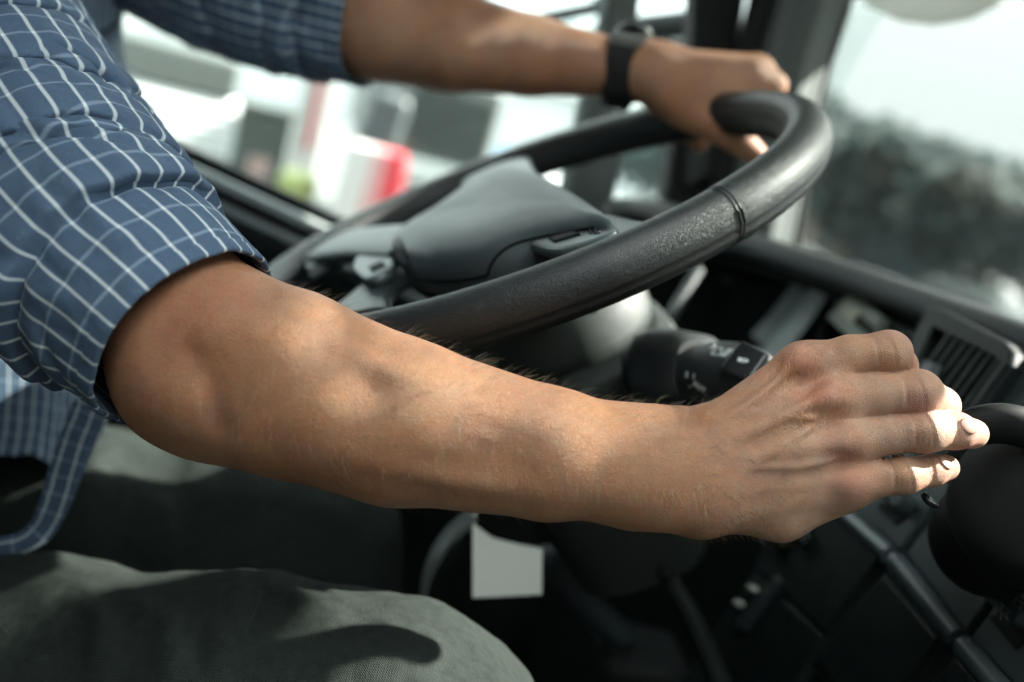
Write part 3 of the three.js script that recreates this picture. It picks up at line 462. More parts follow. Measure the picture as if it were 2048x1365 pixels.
// gear lever knob held by the right hand
{
  const C = at(2068, 1010, 0.51), t = thing('gear_selector', 'big black rounded gear selector knob under the fingertips at right', 'gear selector', C);
  const ax = at(1900, 870, 0.44).sub(C).normalize(), q = new THREE.Quaternion().setFromUnitVectors(V(0, 1, 0), ax), L = (pts, n = 56) => new THREE.LatheGeometry(pts.map(([a, b]) => new THREE.Vector2(a, b)), n).applyQuaternion(q).translate(C.x, C.y, C.z);
  const curve = new THREE.SplineCurve([[0.0001, 0.032], [0.022, 0.029], [0.038, 0.019], [0.0455, 0.002], [0.044, -0.02], [0.034, -0.036]].map(([a, b]) => new THREE.Vector2(a, b))).getPoints(40).map((p) => [p.x, p.y]).reverse();
  part(t, 'knob', L(curve), mat(0.0035, 0.005, 0.005, 0.5, { specularIntensity: 0.45, bumpMap: plasticBump, bumpScale: 0.0001 }));
  part(t, 'collar', L([[0.034, -0.062], [0.036, -0.05], [0.0365, -0.036], [0.03, -0.034], [0.0001, -0.034]]), M.black);
  part(t, 'top_plate', sweep([[1905, 872, 0.497, 0.008], [1960, 852, 0.492, 0.0085], [2010, 848, 0.49, 0.0085], [2090, 868, 0.492, 0.0085]], { seg: 20, ring: 20, round: true, flat: 1.3 }), M.black);
  part(t, 'side_clip', sweep([[1846, 985, 0.492, 0.0018], [1858, 1003, 0.49, 0.0022], [1880, 1014, 0.488, 0.0018]], { seg: 14, ring: 10, round: true }), M.gloss);
  part(t, 'lower_cup', new THREE.SphereGeometry(0.036, 36, 24).scale(1, 0.85, 1).applyQuaternion(q).translate(...at(1985, 1075, 0.555).toArray()), M.black);
  part(t, 'shaft', bar(at(1995, 1085, 0.56), hit(U, 2090, 1120), 0.02), M.black);
}
// things under the dashboard
{
  let t = thing('handle_rod', 'dark grey lever rod leaning below the dashboard near the lower edge', 'lever', at(1400, 1365, 0.66));
  part(t, 'rod', sweep([[1335, 1150, 0.7, 0.0075], [1385, 1240, 0.68, 0.008], [1440, 1365, 0.66, 0.0085], [1480, 1470, 0.64, 0.009]], { seg: 20, ring: 16, round: true }), M.dash); part(t, 'tip', new THREE.SphereGeometry(0.0085, 16, 12).translate(...at(1334, 1148, 0.7).toArray()), M.dash);
  t = thing('pedal_arm', 'blue grey metal pedal arm in the dark footwell right of the white tag', 'pedal', at(1190, 1240, 1.0));
  part(t, 'arm', sweep([[1085, 1095, 1.0, 0.014], [1125, 1150, 1.0, 0.016], [1180, 1215, 1.0, 0.017], [1260, 1290, 1.02, 0.016]], { seg: 16, ring: 14, round: true }), mat(0.02, 0.03, 0.032, 0.5)); part(t, 'pad', box(-0.05, 0.05, -0.012, 0.012, -0.05, 0.05).translate(...at(1280, 1310, 1.02).toArray()), M.rubber);
  t = thing('white_tag', 'plain white tag hanging below the forearm in the footwell', 'tag', at(1012, 1120, 0.72));
  const P = plane(at(1012, 1120, 0.72), EYE.clone().sub(at(1012, 1120, 0.72)).add(V(0.1, 0.05, 0)));
  part(t, 'card', slab(P, [[945, 1030], [952, 1052], [985, 1076], [1040, 1090], [1085, 1098], [1084, 1190], [945, 1197]], 0.0012, { bevel: 0.0003 }), M.paper); part(t, 'cord', bar(at(948, 1036, 0.721), at(975, 960, 0.74), 0.0012), M.paper);
  t = thing('chrome_lever', 'curved chrome lever left of the white tag below the forearm', 'lever', at(880, 1100, 0.72));
  part(t, 'curved_arm', sweep([[945, 1030, 0.72, 0.004], [905, 1068, 0.72, 0.0045], [876, 1112, 0.72, 0.0045], [858, 1160, 0.725, 0.004], [850, 1200, 0.73, 0.003]], { seg: 24, ring: 14, flat: 1.6 }), mat(0.3, 0.34, 0.34, 0.3, { metalness: 0.8 })); part(t, 'grip', sweep([[925, 1070, 0.725, 0.008], [895, 1110, 0.725, 0.009], [872, 1165, 0.73, 0.009], [870, 1240, 0.74, 0.008]], { seg: 16, ring: 14, round: true }), M.black);
}

// ---------------------------------------------------------------- steering wheel
const WC = at(1037, 430, 0.737), WN = V(-0.330, 0.882, 0.334).transformDirection(camera.matrixWorld);
const W = plane(WC, WN, V(0, 0, -1)), RW = 0.225;
const wpt = (th, r, h) => WC.clone().addScaledVector(W.u, Math.cos(th) * r).addScaledVector(W.v, Math.sin(th) * r).addScaledVector(WN, h);
const thOf = (x, y) => { const l = loc(W, x, y); return Math.atan2(l.y, l.x); };
{
  const t = thing('steering_wheel', 'black leather steering wheel held by the left hand', 'steering wheel', WC);
  const tSeam = thOf(1462, 436), tHand = thOf(1560, 230), NR = 520, NP = 56;
  const wrap = (a) => Math.atan2(Math.sin(a), Math.cos(a)), span = wrap(tHand - tSeam), tSeam2 = thOf(1120, 297);
  const rimSkin = () => {
    const pos = [], uv = [], idx = [];
    for (let i = 0; i <= NR; i++) for (let j = 0; j <= NP; j++) {
      const th = i / NR * 2 * Math.PI, ph = j / NP * 2 * Math.PI, along = wrap(th - tSeam) / span, grip = sm(along, 0.0, 0.04) * (1 - sm(along, 2.2, 2.3));
      let r = 1 + 0.035 * grip * Math.sign(1);
      r *= 1 - 0.045 * 0.05 / 0.045 * 1.4 * gauss(wrap(ph + 0.45), 0.06) - 0.03 * gauss(wrap(ph - 2.5), 0.08);                // the two parting lines of the skin
      r += 0.06 * grip * gauss(wrap(ph + 2.0), 0.85) * Math.cos(th * RW / 0.0225 * 2 * Math.PI) ** 2;          // finger rests underneath
      const s = Math.sin(ph), c = Math.cos(ph);
      const p = wpt(th, RW + 0.0158 * r * c, 0.0185 * r * s);
      pos.push(p.x, p.y, p.z); uv.push(th * RW, ph * 0.017);
      if (i && j) { const a = (i - 1) * (NP + 1) + j - 1, b = a + NP + 1; idx.push(a, b, a + 1, b, b + 1, a + 1); }
    }
    const g = new THREE.BufferGeometry(); g.setAttribute('position', new THREE.Float32BufferAttribute(pos, 3)); g.setAttribute('uv', new THREE.Float32BufferAttribute(uv, 2)); g.setIndex(idx); g.computeVertexNormals();
    return g;
  };
  part(t, 'rim', rimSkin(), M.rim);
  const ringAt = (th, w, e) => { const pts = []; for (let j = 0; j <= 48; j++) { const ph = j / 48 * 2 * Math.PI; pts.push(wpt(th, RW + (0.0158 + e) * Math.cos(ph), (0.0185 + e) * Math.sin(ph))); } return new THREE.TubeGeometry(new THREE.CatmullRomCurve3(pts, true), 90, w * 0.6, 8, true); };
  for (const [s, d] of [[tSeam, 0.0], [tSeam, 0.013], [tSeam2, 0]]) part(t, 'seam', ringAt(s + d * Math.sign(span), 0.0008, 0.0001), M.seam);
  // hub
  const base = [[785, 476], [802, 506], [862, 520], [970, 506], [1086, 470], [1180, 455], [1228, 447], [1190, 416], [1120, 374], [1060, 344], [1012, 331], [976, 342], [930, 377], [860, 429]];
  const ring = outline(lift(W, 0.02), base, 120, 0, 0.5);
  const pad = [[0.9, -0.0245], [1.03, -0.024], [1.035, -0.018], [1.03, -0.010], [1.01, -0.004], [0.98, 0.001], [0.92, 0.005], [0.82, 0.0078], [0.66, 0.0092], [0.45, 0.0085], [0.2, 0.0075]].map(([s, h]) => scaleRing(ring, s, h, WN));
  part(t, 'horn_pad', loft(pad), M.hub, 'dark grey dished horn pad');
  part(t, 'lower_cover', loft([[0.4, -0.075], [0.62, -0.07], [0.78, -0.056], [0.93, -0.04], [1.0, -0.032], [1.0, -0.028], [0.9, -0.0275]].map(([s, h]) => scaleRing(ring, s, h, WN))), M.hubDark);
  const spokeOn = (pts, m = M.hub) => { // wide flat spoke: half widths across the wheel plane, half thickness along the axis
    const P3 = pts.map(([x, y, w, h]) => Object.assign(hit(lift(W, h), x, y), { w })), c = new THREE.CatmullRomCurve3(P3), wc = new THREE.CatmullRomCurve3(P3.map((p, i) => V(i, p.w, 0))), rings = [];
    for (let k = 0; k <= 24; k++) { const p = c.getPoint(k / 24), T = c.getTangent(k / 24), X = T.clone().cross(WN).normalize(), w = wc.getPoint(k / 24).y, r = []; for (let i = 0; i < 32; i++) { const a = i / 32 * 2 * Math.PI, ca = Math.cos(a), sa = Math.sin(a); r.push(p.clone().addScaledVector(X, Math.sign(ca) * Math.abs(ca) ** 0.7 * w).addScaledVector(WN, Math.sign(sa) * Math.abs(sa) ** 0.7 * 0.009)); } rings.push(r); }
    part(t, 'spoke', loft(rings), m);
  };
  spokeOn([[1010, 400, 0.035, 0.014], [998, 360, 0.034, 0.006], [985, 338, 0.044, -0.002]]);
  spokeOn([[840, 490, 0.03, 0.010], [725, 490, 0.032, 0.008], [650, 505, 0.042, 0.004], [612, 530, 0.06, 0.0]]);
  spokeOn([[830, 540, 0.022, 0.0], [772, 572, 0.018, -0.004], [735, 604, 0.02, -0.004], [690, 655, 0.034, -0.002]]);
  spokeOn([[1180, 470, 0.022, 0.0], [1260, 486, 0.02, -0.002], [1330, 500, 0.032, -0.002]]);
  const padMesh = t.children.find((c) => c.name === 'horn_pad'), gap = (pts) => { const q = pts.map(([x, y]) => onSurface(padMesh, x, y)).filter(Boolean).map((h) => h.p); if (q.length > 1) part(t, 'panel_gap', new THREE.TubeGeometry(new THREE.CatmullRomCurve3(q), 40, 0.0011, 8), M.black); };
  gap([[975, 552], [985, 525], [1005, 502], [1035, 486], [1075, 476], [1130, 466], [1190, 455]]); gap([[800, 478], [808, 500], [818, 524], [822, 548]]); gap([[826, 556], [870, 564], [920, 562], [975, 552]]);
  // switch groups on the spokes
  const pod = (pts, slots, m, up = 0.013) => { const P = lift(W, up), k = part(t, 'switch_pod', slab(P, pts, 0.008, { bevel: 0.003, smooth: true }), m); for (const s of slots) part(k, 'button', slab(lift(W, up + 0.0015), s, 0.006, { bevel: 0.001 }), M.black); };
  pod([[703, 535], [716, 506], [762, 482], [783, 492], [786, 524], [768, 544], [730, 556]], [[[736, 532], [764, 520], [770, 528], [742, 541]]], M.silver);
  pod([[1042, 480], [1088, 458], [1168, 448], [1232, 456], [1200, 476], [1108, 498]], [[[1096, 474], [1148, 460], [1160, 466], [1108, 482]]], M.silver, 0.018);
  for (const x of [1178, 1186, 1194]) part(t, 'rib', bar(hit(lift(W, 0.0185), x, 452), hit(lift(W, 0.0185), x + 4, 466), 0.0009), M.gloss);
}
{ // column and stalk
  const t = thing('steering_column', 'grey plastic steering column shroud under the wheel', 'steering column', WC.clone().addScaledVector(WN, -0.2));
  const c = (h) => WC.clone().addScaledVector(WN, h), ringR = (h, rx, ry, e = 2, off = 0, n = 72) => { const r = []; for (let i = 0; i < n; i++) { const a = i / n * 2 * Math.PI, ca = Math.cos(a), sa = Math.sin(a); r.push(c(h).addScaledVector(W.u, Math.sign(ca) * Math.abs(ca) ** (2 / e) * rx + off).addScaledVector(W.v, Math.sign(sa) * Math.abs(sa) ** (2 / e) * ry)); } return r; };
  part(t, 'upper_shroud', loft([ringR(-0.048, 0.05, 0.05), ringR(-0.052, 0.064, 0.064), ringR(-0.062, 0.073, 0.073), ringR(-0.08, 0.078, 0.078), ringR(-0.1, 0.079, 0.079), ringR(-0.112, 0.077, 0.077), ringR(-0.114, 0.07, 0.07)]), M.shroud);
  part(t, 'middle_band', loft([ringR(-0.1145, 0.078, 0.078, 2.6), ringR(-0.118, 0.087, 0.087, 2.8), ringR(-0.126, 0.09, 0.09, 2.8), ringR(-0.136, 0.0895, 0.0895, 2.8), ringR(-0.1395, 0.086, 0.086, 2.8)]), M.shroud);
  part(t, 'lower_shroud', loft([ringR(-0.141, 0.083, 0.083, 3), ringR(-0.145, 0.087, 0.087, 3), ringR(-0.19, 0.085, 0.085, 3), ringR(-0.26, 0.075, 0.075, 3), ringR(-0.33, 0.06, 0.06, 3)]), mat(0.02, 0.026, 0.024, 0.55, { bumpMap: plasticBump, bumpScale: 0.0001 }));
}
const font = await new FontLoader().loadAsync('fonts/droid/droid_sans_bold.typeface.json');
{
  const t = thing('wiper_stalk', 'black column stalk with white symbols behind the right wrist', 'stalk', at(1320, 730, 0.68));
  part(t, 'socket', loft([[1262, 742, 0.72, 0.014], [1300, 738, 0.69, 0.020], [1316, 738, 0.68, 0.0275], [1345, 738, 0.665, 0.029], [1385, 742, 0.648, 0.027], [1400, 744, 0.641, 0.021]].map(([x, y, d, r], k, A) => { const p = at(x, y, d), T = at(1500, 752, 0.6).sub(at(1262, 742, 0.72)).normalize(), X = V(0, 1, 0).addScaledVector(T, -T.y).normalize(), Y = T.clone().cross(X), o = []; for (let i = 0; i < 48; i++) { const a = i / 48 * 2 * Math.PI, ca = Math.cos(a), sa = Math.sin(a), e = 0.6; o.push(p.clone().addScaledVector(X, Math.sign(ca) * Math.abs(ca) ** e * r).addScaledVector(Y, Math.sign(sa) * Math.abs(sa) ** e * r)); } return o; })), M.hubDark);
  const head = part(t, 'grip', sweep([[1380, 748, 0.652, 0.0185], [1410, 748, 0.636, 0.0205], [1440, 748, 0.622, 0.0218], [1480, 752, 0.606, 0.0212], [1512, 757, 0.592, 0.0185], [1530, 762, 0.585, 0.013]], { seg: 60, ring: 48, round: false, ref: V(0, 1, 0), flat: 1.0 }), mat(0.02, 0.024, 0.026, 0.45, { bumpMap: plasticBump, bumpScale: 0.00005 }));
  const stamp = (g, x, y, name, m, turn = 0) => { const h = onSurface(head, x, y); if (!h) return; const P = plane(h.p.clone().addScaledVector(h.n, 0.0001), h.n, V(0.08, 1, 0)); part(t, name, g.rotateZ(turn).applyMatrix4(P.m), m); };
  const text = (s, size) => { const g = new TextGeometry(s, { font, size, depth: 0.0005, curveSegments: 3 }); g.center(); return g; };
  const B = (w, h, x = 0, y = 0, r = 0) => new THREE.BoxGeometry(w, h, 0.0006).toNonIndexed().rotateZ(r).translate(x, y, 0);
  const tri = (s, x) => { const g = new THREE.ExtrudeGeometry(new THREE.Shape([new THREE.Vector2(0, -s), new THREE.Vector2(s * 1.3, 0), new THREE.Vector2(0, s)]), { depth: 0.0005, bevelEnabled: false }); return g.translate(x, 0, 0); };
  stamp(text('AUT', 0.0042), 1398, 774, 'lettering', M.print, -0.1); stamp(B(0.0011, 0.0011), 1381, 773, 'dot_mark', M.print);
  stamp(text('0', 0.0042), 1374, 750, 'lettering', M.print, -0.1); stamp(text('1', 0.0042), 1387, 753, 'lettering', M.print, -0.1);
  stamp(mergeGeometries([B(0.0008, 0.007, -0.005, 0), B(0.0055, 0.0008, -0.002, -0.0032), B(0.0055, 0.0008, -0.002, 0.0032), B(0.0008, 0.007, 0.001, 0, 0.5), B(0.0008, 0.008, 0.004, 0, -0.4), B(0.0008, 0.008, 0.006, 0, -0.4), B(0.0008, 0.008, 0.008, 0, -0.4)]), 1440, 704, 'wiper_symbol', M.print, 0.35);
  stamp(mergeGeometries([0, 1, 2, 3, 4].map((k) => B(0.0026, 0.0007, Math.cos(k * 1.26) * 0.0014, Math.sin(k * 1.26) * 0.0014, k * 1.26))), 1427, 695, 'fan_symbol', M.print);
  { const h = onSurface(head, 1490, 726); if (h) { const P = plane(h.p, h.n, V(0.1, 1, 0)); part(t, 'end_button', new RoundedBoxGeometry(0.022, 0.024, 0.006, 4, 0.0028).applyMatrix4(P.m), M.gloss);
    const P2 = plane(h.p.clone().addScaledVector(h.n, 0.0031), h.n, V(0.1, 1, 0)); part(t, 'arrow_symbol', mergeGeometries([tri(0.0016, 0.001), B(0.0006, 0.0035, 0, 0), B(0.003, 0.0026, -0.0024, 0)]).rotateZ(0.3).applyMatrix4(P2.m), M.print); } }
}

// ---------------------------------------------------------------- the driver
const person = thing('person', 'person in a blue checked shirt driving, one hand on the wheel', 'person', at(-100, 900, 0.75));
const skinCells = worley(50, 0.75);
const skinBump = tex(1024, (u, v) => { const w = 0.006 * tn(u, v, 16, 9), [a, b] = skinCells((u + w + 1) % 1, (v + w + 1) % 1); return 0.3 + 0.55 * sm(b - a, 0, 0.4) + 0.1 * tn(u, v, 40, 3) + 0.12 * tn(u, v, 9, 5); });
const skinMap = tex(512, (u, v) => { const n = 0.3 * tn(u, v, 7, 21) + 0.2 * tn(u, v, 18, 4) + 0.7 * tn(u, v, 70, 8), k = 0.92 + 0.10 * n, red = 0.05 * tn(u, v, 11, 33); return [k, k * (1 - red) * 0.985, k * (1 - red * 1.3) * 0.975]; }, { srgb: true });
const SKIN = new THREE.MeshPhysicalMaterial({ color: 0xffffff, vertexColors: true, roughness: 0.52, specularIntensity: 0.75, sheen: 0.12, sheenColor: new THREE.Color(1, 0.55, 0.4), sheenRoughness: 0.5, map: rep(skinMap, 14), bumpMap: rep(skinBump, 22), bumpScale: 0.00042 });
// right arm
const R_ARM = [[-190, -60, 0.62, 0.05], [20, 230, 0.55, 0.047], [335, 590, 0.472, 0.036], [402, 712, 0.464, 0.037]];
const R_FORE = [[412, 728, 0.462, 0.042], [475, 733, 0.46, 0.0448], [570, 765, 0.458, 0.0455], [800, 846, 0.456, 0.0410], [1100, 908, 0.459, 0.0322], [1290, 930, 0.463, 0.0265], [1370, 945, 0.467, 0.0225]];
const armA = chain(R_ARM), armB = chain(R_FORE), wrist = [capsule([1270, 922, 0.464, 0.0205], [1385, 905, 0.469, 0.0172]), capsule([1270, 968, 0.463, 0.0185], [1390, 982, 0.468, 0.0165]), capsule([372, 780, 0.468, 0.022], [425, 818, 0.466, 0.02])];
const palm = [
  capsule([1412, 879, 0.474, 0.0138], [1608, 738, 0.479, 0.0128]), capsule([1405, 910, 0.47, 0.0155], [1662, 800, 0.471, 0.0135]), capsule([1410, 955, 0.469, 0.0165], [1692, 882, 0.469, 0.0128]),
  capsule([1410, 1005, 0.472, 0.0155], [1690, 965, 0.471, 0.0120]), capsule([1420, 1006, 0.48, 0.0145], [1560, 1022, 0.481, 0.0145]), capsule([1560, 1022, 0.481, 0.0145], [1690, 985, 0.478, 0.0105]), capsule([1440, 880, 0.49, 0.016], [1600, 830, 0.494, 0.014]), capsule([1500, 960, 0.488, 0.016], [1650, 910, 0.488, 0.013]),
];
const fingers = [
  { p: [[1608, 738, 0.479, 0.0124], [1700, 714, 0.474, 0.0106], [1778, 706, 0.470, 0.0109], [1796, 732, 0.494, 0.0096], [1788, 768, 0.514, 0.0086]], pip: [1778, 700, 0.47] },
  { p: [[1662, 800, 0.471, 0.0128], [1750, 790, 0.467, 0.0109], [1836, 787, 0.464, 0.0115], [1880, 812, 0.482, 0.0095], [1888, 842, 0.5, 0.0090]], pip: [1836, 776, 0.46] },
  { p: [[1692, 880, 0.469, 0.0122], [1770, 868, 0.465, 0.0100], [1850, 862, 0.461, 0.0106], [1912, 862, 0.468, 0.0090], [1946, 868, 0.476, 0.0077]], pip: [1850, 850, 0.46] },
  { p: [[1692, 965, 0.470, 0.0112], [1750, 957, 0.467, 0.0090], [1806, 951, 0.465, 0.0092], [1862, 942, 0.472, 0.0077], [1892, 936, 0.478, 0.0067]], pip: [1806, 945, 0.463] },
  { p: [[1440, 880, 0.492, 0.0150], [1540, 815, 0.512, 0.0130], [1660, 810, 0.53, 0.0110], [1760, 835, 0.535, 0.0095]], pip: [1660, 810, 0.53] },
].map((f) => ({ caps: chain(f.p), pip: at(...f.pip), pts: f.p }));
// small relief: [x, y, depth, height, sigma] bumps, and ridges (tendons, veins) as lines
const dotB = ([x, y, d, h, s]) => { const p = at(x, y, d); return { x: p.x, y: p.y, z: p.z, h, s2: 1 / (s * s) }; };
const bumps = [[1596, 716, 0.464, 0.0042, 0.0085], [1652, 790, 0.456, 0.0042, 0.0085], [1690, 878, 0.456, 0.0034, 0.008], [1702, 962, 0.458, 0.0036, 0.0075],
  [1778, 704, 0.458, 0.0015, 0.007], [1836, 782, 0.452, 0.0021, 0.0068], [1850, 857, 0.45, 0.0021, 0.0062], [1806, 948, 0.456, 0.0016, 0.0058],
  [1625, 765, 0.462, -0.0032, 0.0085], [1668, 838, 0.457, -0.003, 0.008], [1690, 922, 0.459, -0.003, 0.0075], [1340, 1000, 0.45, 0.003, 0.012], [1380, 880, 0.455, -0.0022, 0.011],
  [395, 720, 0.42, -0.003, 0.016], [420, 640, 0.43, 0.003, 0.022], [470, 600, 0.44, 0.0025, 0.018], [600, 680, 0.42, 0.0026, 0.022], [520, 800, 0.42, -0.0022, 0.02], [640, 860, 0.42, 0.003, 0.026], [740, 760, 0.42, -0.0022, 0.018], [350, 800, 0.43, 0.002, 0.016], [860, 800, 0.425, 0.0026, 0.022], [820, 960, 0.43, -0.0022, 0.024], [980, 900, 0.43, -0.002, 0.02], [1080, 850, 0.432, 0.0016, 0.016], [1180, 950, 0.438, 0.0014, 0.016]].map(dotB);
const ridgeOf = (pts, h, s) => ({ c: chain(pts.map((p) => [...p, 0])), h, s });
const ridges = [
  ridgeOf([[1420, 862, 0.458], [1520, 790, 0.462], [1596, 722, 0.464]], 0.0013, 0.0032), ridgeOf([[1430, 895, 0.454], [1540, 845, 0.456], [1650, 793, 0.456]], 0.0015, 0.0032), ridgeOf([[1430, 930, 0.452], [1560, 905, 0.454], [1690, 878, 0.456]], 0.0008, 0.004), ridgeOf([[1440, 980, 0.455], [1560, 975, 0.457], [1695, 962, 0.458]], 0.0005, 0.004),
  ridgeOf([[1400, 985, 0.45], [1500, 935, 0.452], [1570, 890, 0.454], [1640, 850, 0.456]], 0.0006, 0.002), ridgeOf([[1500, 935, 0.452], [1600, 935, 0.455], [1670, 920, 0.457]], 0.0005, 0.002), ridgeOf([[1450, 830, 0.462], [1560, 830, 0.457], [1630, 838, 0.456]], 0.0007, 0.0018),
  ridgeOf([[560, 640, 0.43], [760, 735, 0.422], [960, 830, 0.43], [1180, 880, 0.44], [1330, 880, 0.448]], 0.0013, 0.006), ridgeOf([[700, 900, 0.42], [900, 960, 0.428], [1150, 975, 0.437], [1330, 970, 0.446]], 0.0011, 0.006), ridgeOf([[820, 760, 0.425], [930, 860, 0.424], [1060, 900, 0.432], [1200, 905, 0.44]], 0.0009, 0.0028), ridgeOf([[400, 640, 0.425], [385, 700, 0.42], [420, 770, 0.418], [440, 850, 0.42]], -0.0007, 0.007),
];
const creases = [];                                         // [point, direction, depth, half width, reach]: folds of skin over the joints
const crease = (x, y, d, x2, y2, d2, h, w, reach) => { const p = at(x, y, d), n = at(x2, y2, d2).sub(p).normalize(); creases.push({ x: p.x, y: p.y, z: p.z, nx: n.x, ny: n.y, nz: n.z, h, w, r2: 1 / (reach * reach) }); };
for (const [x, y, d, s] of [[1776, 700, 0.458, 1], [1832, 782, 0.452, 1.1], [1850, 856, 0.45, 1.1], [1806, 948, 0.456, 0.9]]) for (const o of [-15, -6, 3, 12]) crease(x + o, y + o * 0.1, d, x + o + 20, y - 3, d, 0.0011 * s, 0.0012, 0.0085);
for (const [x, y, d] of [[1910, 858, 0.459], [1862, 940, 0.464]]) for (const o of [-6, 3]) crease(x + o, y, d, x + o + 20, y, d, 0.0008, 0.0011, 0.007);
for (const o of [0, 9, 19, 30, -10]) crease(1372 + o, 838 - o * 0.55, 0.462, 1372 + o + 22, 838 - o * 0.55 + 14, 0.462, o ? 0.0006 : 0.0012, 0.0009, 0.014);
const detail = (x, y, z) => {
  let q = 0;
  for (const b of bumps) { const d = ((x - b.x) ** 2 + (y - b.y) ** 2 + (z - b.z) ** 2) * b.s2; if (d < 7) q += b.h * 1.4 * Math.exp(-d); }
  for (const r of ridges) { let d = 9; for (const c of r.c) { const e = dCap(c, x, y, z); if (e < d) d = e; } if (d < r.s * 3) q += 2.0 * r.h * Math.exp(-(d * d) / (r.s * r.s)); }
  for (const c of creases) { const X = x - c.x, Y = y - c.y, Z = z - c.z, m = (X * X + Y * Y + Z * Z) * c.r2; if (m < 4) { const e = (X * c.nx + Y * c.ny + Z * c.nz) / c.w; q -= c.h * Math.exp(-e * e) * Math.exp(-m * m); } }
  return q;
};
const fPalm = (x, y, z) => { let d = dChain(palm, 0.008, x, y, z); d = smin(d, dChain(wrist.slice(0, 2), 0.012, x, y, z), 0.018); return d; };
const fFore = (x, y, z) => smin(dChain(armB, 0.006, x, y, z), smin(dChain(armA, 0.01, x, y, z), dCap(wrist[2], x, y, z), 0.02), 0.022);
const fArm = (x, y, z) => {
  const a = smin(fFore(x, y, z), fPalm(x, y, z), 0.02);
  if (a > 0.12) return a;
  let d = a; for (const f of fingers) { const e = dChain(f.caps, 0.0035, x, y, z); if (e < 0.06) d = Math.min(d, smin(a, e, 0.0085)); }
  return d < 0.02 ? d - detail(x, y, z) : d;
};
const skinTone = (g, extra) => {
  const p = g.attributes.position, c = new Float32Array(p.count * 3), k = new THREE.Color();
  for (let i = 0; i < p.count; i++) {
    const x = p.getX(i), y = p.getY(i), z = p.getZ(i), n = fbm(x * 45, y * 45, z * 45), m = fbm(x * 130 + 5, y * 130, z * 130), f = fbm(x * 420, y * 420, z * 420);
    const big = fbm(x * 17 + 9, y * 17, z * 17); let r = 0.445 * (1 + 0.26 * big), gg = 0.222 * (1 + 0.46 * big), b = 0.123 * (1 + 0.6 * big); const redness = clamp(0.25 * n + 0.3 * m, -0.3, 0.5);
    r *= 1 + 0.14 * m + 0.17 * n; gg *= 1 - 0.34 * redness + 0.24 * n + 0.13 * m; b *= 1 - 0.2 * redness + 0.06 * f;
    if (f > 0.38 && n > 0.05) { r *= 0.86; gg *= 0.78; b *= 0.74; }                                         // freckles
    k.setRGB(r, gg, b); if (extra) extra(k, x, y, z); c[i * 3] = k.r; c[i * 3 + 1] = k.g; c[i * 3 + 2] = k.b;
  }
  g.setAttribute('color', new THREE.BufferAttribute(c, 3)); return g;
};
const reds = [[1592, 712, 0.464, 0.011, 0.5], [1648, 792, 0.456, 0.012, 0.6], [1690, 880, 0.456, 0.009, 0.4], [1705, 965, 0.458, 0.011, 0.55], [1800, 735, 0.48, 0.014, 0.4], [1836, 815, 0.455, 0.008, 0.35], [1935, 872, 0.468, 0.008, 0.6], [1880, 945, 0.47, 0.008, 0.45], [300, 640, 0.43, 0.03, 0.2], [420, 640, 0.43, 0.02, 0.25]].map(([x, y, d, s, a]) => ({ p: at(x, y, d), s, a }));
const palmP = at(1560, 880, 0.46), cuffP = at(330, 690, 0.43);
const tones = (k, x, y, z) => {
  for (const r of reds) { const w = r.a * Math.exp(-((x - r.p.x) ** 2 + (y - r.p.y) ** 2 + (z - r.p.z) ** 2) / (r.s * r.s)); k.g *= 1 - 0.34 * w; k.b *= 1 - 0.3 * w; k.r *= 1 + 0.06 * w; }
  const h = sm(x, palmP.x - 0.07, palmP.x + 0.06); k.r *= 1 + 0.14 * h; k.g *= 1 + 0.36 * h; k.b *= 1 + 0.66 * h;       // hand less tanned than the forearm
};
const armBox = bounds([...armB, ...wrist, armA[2]], 0.012), handBox = bounds([...palm, ...fingers.flatMap((f) => f.caps)], 0.008);
handBox.min.x = Math.max(handBox.min.x, at(1385, 930, 0.46).x);
const foreCut = handBox.min.x + 0.0016;
